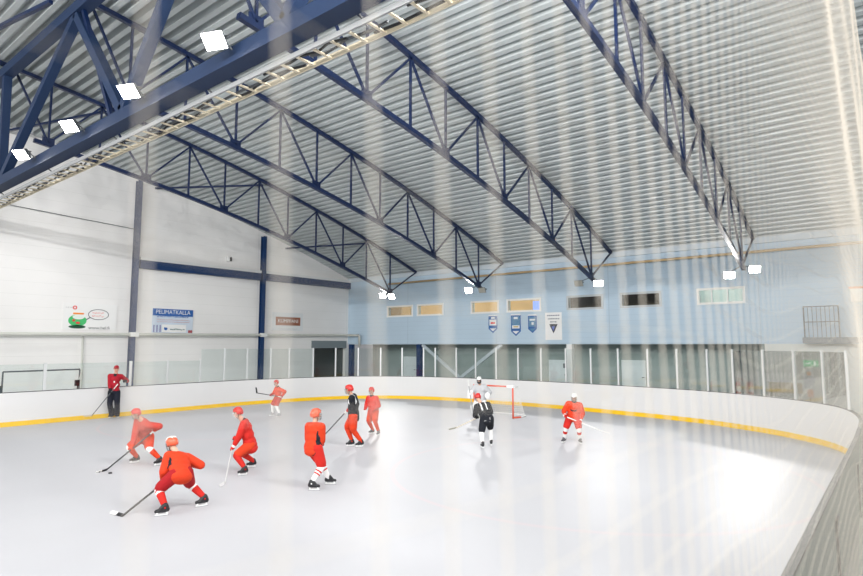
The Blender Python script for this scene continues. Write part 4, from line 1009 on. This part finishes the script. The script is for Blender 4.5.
WHITE_TAPE = mat('white tape',(0.75,0.75,0.73),0.8); PALE_SHAFT = mat('pale wooden shaft',(0.62,0.56,0.46),0.5)
CAST = [
 ('coach','coach','person in a crimson jacket, black trousers and red cap standing at the boards',
   dict(jersey=C_CRIM, jname='jacket', jersey_marks=[C_WHITE, C_BLACK], jersey_pick=coach_marks, bulk=0.92, pants=C_NAVY, trousers=True, glove=C_BLACK, helmet=cloth('cap red',(0.36,0.022,0.035)), cap=True),
   dict(gaze=185, pitch=-4, stick_label='stick of the coach in the crimson jacket, angled down to the left', shaft=GREYM, tape=WHITE_TAPE, blade=PALE_SHAFT)),
 ('bent_left','hockey_player','hockey player in brick red crouched forward over a puck, between coach and front player',
   dict(jersey=C_DULL, pants=C_ORANGE, sock=C_ORANGE, band=C_WHITE, bands=[(-0.25,0.22)], glove={1:C_ORANGE,-1:C_ORANGE}, helmet=H_RED, cage=True),
   dict(gaze=230, pitch=-25, stick_label='dark stick of the crouched player with the puck near its blade', blade_tape=WHITE_TAPE)),
 ('front_back','hockey_player','nearest hockey player seen from behind, orange red jersey, dark red pants, striding left',
   dict(jersey=C_ORANGE, jersey_marks=[C_BLACK], jersey_pick=left_underarm, pants=C_DARKRED, sock=C_RED, band=C_WHITE, bands=[(0.0,0.10),(0.17,0.30)], glove=C_DARKRED, cuff=C_WHITE, helmet=H_ORANGE, ridge=H_WHITE),
   dict(gaze=315, pitch=-20, stick_label='dark stick of the nearest player, pale tipped blade at lower left', blade_tape=WHITE_TAPE)),
 ('side_left','hockey_player','hockey player in red and orange seen from the left side, leaning forward with white cage',
   dict(jersey=C_RED, pants=C_ORANGE, sock=C_RED, glove=C_RED, cuff=C_WHITE, helmet=H_RED, cagem=WHITEP, neckguard=True),
   dict(gaze=265, pitch=-15, stick_label='pale thin stick of the player leaning left, pointing down to the ice', shaft=mat('light grey shaft',(0.50,0.50,0.50),0.4), blade=mat('light grey shaft',(0.50,0.50,0.50),0.4), tape=BLACK)),
 ('far_left','hockey_player','small far hockey player in orange red with white socks, stick held out level',
   dict(jersey=C_ORANGE, pants=C_DULL, sock=C_WHITE, band=C_RED, bands=[(-0.3,-0.12)], glove=C_DARKRED, helmet=H_RED, skate=mat('pale skate',(0.35,0.36,0.38),0.5), neckguard=True),
   dict(gaze=235, pitch=-8, stick_label='dark stick held level in the air by the small far player')),
 ('centre_back','hockey_player','hockey player seen from behind, orange red jersey with black side and white socks, mid ice',
   dict(jersey=C_ORANGE, jersey_marks=[C_BLACK], jersey_pick=underarm, pants=C_RED, sock=C_WHITE, band=C_RED, bands=[(0.30,0.38),(0.46,0.54)], glove=C_DARKRED, helmet=H_ORANGE),
   dict(gaze=70, pitch=-4)),
 ('black_red','hockey_player','tall hockey player in black jersey, orange red pants and red helmet looking left',
   dict(jersey=C_BLACK, jersey_marks=[C_WHITE], jersey_pick=one_stripe, pants=C_ORANGE, sock=C_ORANGE, glove=C_RED, cuff=C_WHITE, helmet=H_RED),
   dict(gaze=268, pitch=-10, stick_label='grey stick of the tall black-jersey player, passing behind the orange one')),
 ('far_right_of_pair','hockey_player','smaller hockey player in all red standing just right of the tall black jersey',
   dict(jersey=C_RED, pants=C_ORANGE, sock=C_ORANGE, glove=C_RED, helmet=H_RED, neckguard=True, skate=mat('dark grey skate',(0.08,0.08,0.09),0.5)),
   dict(gaze=215, pitch=-12)),
 ('goalie','goalkeeper','goalkeeper in white and grey with white mask standing in front of the goal',
   dict(jersey=C_GREY, pants=C_WHITE, sock=C_WHITE, shin=1.0, bulk=1.25, glove=C_WHITE, helmet=H_WHITE, mask=BLACK, extra=add_pads, skate=C_WHITE),
   dict(gaze=190, pitch=-18, stick_label='goalkeeper stick held upright, its shaft rising left of the white mask', shaft=mat('grey shaft',(0.35,0.36,0.38),0.4), blade=WHITE_TAPE)),
 ('black_back','hockey_player','bent hockey player all in black with white socks, in front of the goalkeeper',
   dict(jersey=C_BLACK, jersey_marks=[C_WHITE], jersey_pick=shoulder_stripes, pants=C_BLACK, sock=C_WHITE, glove=C_BLACK, helmet=H_RED, extra=pants_marks),
   dict(gaze=345, pitch=-25, stick_label='pale stick of the bent black-clad player, pointing left', shaft=PALE_SHAFT, blade=mat('olive blade',(0.30,0.29,0.22),0.5))),
 ('red_right','hockey_player','hockey player in red with white helmet standing alone at right, facing the camera',
   dict(jersey=C_ORANGE, jersey_marks=[C_BLACK], jersey_pick=chest_logo, pants=C_RED, sock=C_WHITE, band=C_RED, bands=[(0.28,0.55)], glove=C_RED, cuff=C_WHITE, helmet=H_WHITE, neckguard=True, skate=mat('dark grey skate',(0.08,0.08,0.09),0.5)),
   dict(gaze=190, pitch=-20, stick_label='white stick of the lone player with a white helmet at right', shaft=WHITE_TAPE, blade=WHITE_TAPE)),
]
for key, name, label, look, pose in CAST:
    person(name, PEOPLE[key], label, look, pose)

# ------------------------------------------------------------------ safety net hanging close beside the spectators' place
def safety_net():
    bm = bmesh.new(); r = random.Random(3)
    X0, s, rad = -0.17, 0.048, 0.0006
    def tri_tube(pts, rd):
        prev = None
        for i,p in enumerate(pts):
            q = [bm.verts.new(p+o) for o in (V((rd,0,0)), V((-rd*0.6,rd*0.6,rd*0.6)), V((-rd*0.6,-rd*0.6,-rd*0.6)))] if rd else None
            if prev:
                for k in range(3): bm.faces.new((prev[k],prev[(k+1)%3],q[(k+1)%3],q[k]))
            prev = q
    def wob(y, z):
        return V((0.006*math.sin(1.7*y+0.9*z)+0.004*math.sin(5.1*z+2*y), 0.006*math.sin(3.3*z+1.3*y), 0.030*math.sin(2.6*y+0.5*z)+0.010*math.sin(7.0*y+z)))
    ny, nz = 270, 132; y0, z0 = -0.50, -0.03
    for i in range(ny):
        y = y0+i*s
        tri_tube([V((X0, y, z0+j*s))+wob(y, z0+j*s) for j in range(nz)], rad*1.25)
    for j in range(nz):
        z = z0+j*s
        tri_tube([V((X0, y0+i*s, z))+wob(y0+i*s, z) for i in range(ny)], rad*0.85)
    o = obj('safety_net', bm, mat('beige net cord', (0.76,0.70,0.61), 0.7))
    return tag(o, 'fine beige mesh safety net hanging between the camera and the rink', 'net')
safety_net()

# ------------------------------------------------------------------ light
w = bpy.data.worlds.new('hall'); scene.world = w; w.use_nodes = True
bg = w.node_tree.nodes['Background']; bg.inputs['Color'].default_value = (0.93,0.96,1.0,1); bg.inputs['Strength'].default_value = WORLD
def lamp(loc, aim, e):
    L = bpy.data.lights.new('flood_or_fill_beam','AREA'); L.shape = 'RECTANGLE'; L.size = 0.5; L.size_y = 0.35; L.energy = e; L.color = (1.0,0.985,0.96); L.spread = math.radians(165)
    o = bpy.data.objects.new('flood_or_fill_beam', L); COL.objects.link(o); o.location = loc
    o.rotation_euler = (V(aim)-V(loc)).to_track_quat('-Z','Y').to_euler()
for x in (-7.1,-3.5,0.1,3.7): lamp((x,5.9,9.0), (x,-1.0,1.0), FLOOD*GIRD)            # the rest of the girder row
for x in (-28,-24,-20,-16,-12,-8,-5,-2): lamp((x,-14.0,10.3), (x,27.0,3.0 if int(x)%8 else 6.5), FLOOD*BACK) # unseen row added behind the camera, lifting end wall and boards
for y in (-20,-12,-5,1,6,9.5): lamp((-1.6,y,10.8), (-30,y+5,3.0), FLOOD*SIDE)    # unseen row added high over the near boards, lifting the left wall
for x in (-29,-25,-21,-17,-13,-9,-5,-2): lamp((x,7.4,9.3), (x,19.0,0.0), FLOOD*FAR)   # unseen floodlights behind the girder, added to lift the far ice
for y in (-14,-2,10): lamp((6.4,y,8.0), (-20,y+6,3.0), FLOOD*NEAR)    # unseen lamps added behind the camera to brighten the net
for x in (-26,-19,-12,-5): lamp((x,-28.0,6.1), (x,-14.0,0.0), FLOOD*1.5)
L = bpy.data.lights.new('overhang_fill','AREA'); L.shape = 'RECTANGLE'; L.size = 26; L.size_y = 0.4; L.energy = 100; L.color = (0.9,1.0,0.95)  # unseen fill, added to brighten the recess under the overhang
o = bpy.data.objects.new('overhang_fill', L); COL.objects.link(o); o.location = (-18, YB+1.6, 2.85)

# ------------------------------------------------------------------ camera
cd = bpy.data.cameras.new('camera'); cam = bpy.data.objects.new('camera', cd); COL.objects.link(cam)
cd.sensor_width = 36.0; cd.lens = 585.0/863.0*36.0; cd.clip_start = 0.02
cam.location = (0,0,2.85)
cam.rotation_euler = (PI/2+math.atan(57/585.0), 0, math.radians(38.7))
cd.dof.use_dof = True; cd.dof.focus_distance = 18.0; cd.dof.aperture_fstop = 2.8
scene.camera = cam
scene.view_settings.view_transform = 'Standard'; scene.view_settings.look = 'None'; scene.view_settings.gamma = 1.0
scene.view_settings.use_curve_mapping = False
scene.view_settings.exposure = EXPO
scene.cycles.max_bounces = 8; scene.cycles.diffuse_bounces = 4; scene.cycles.transparent_max_bounces = 16
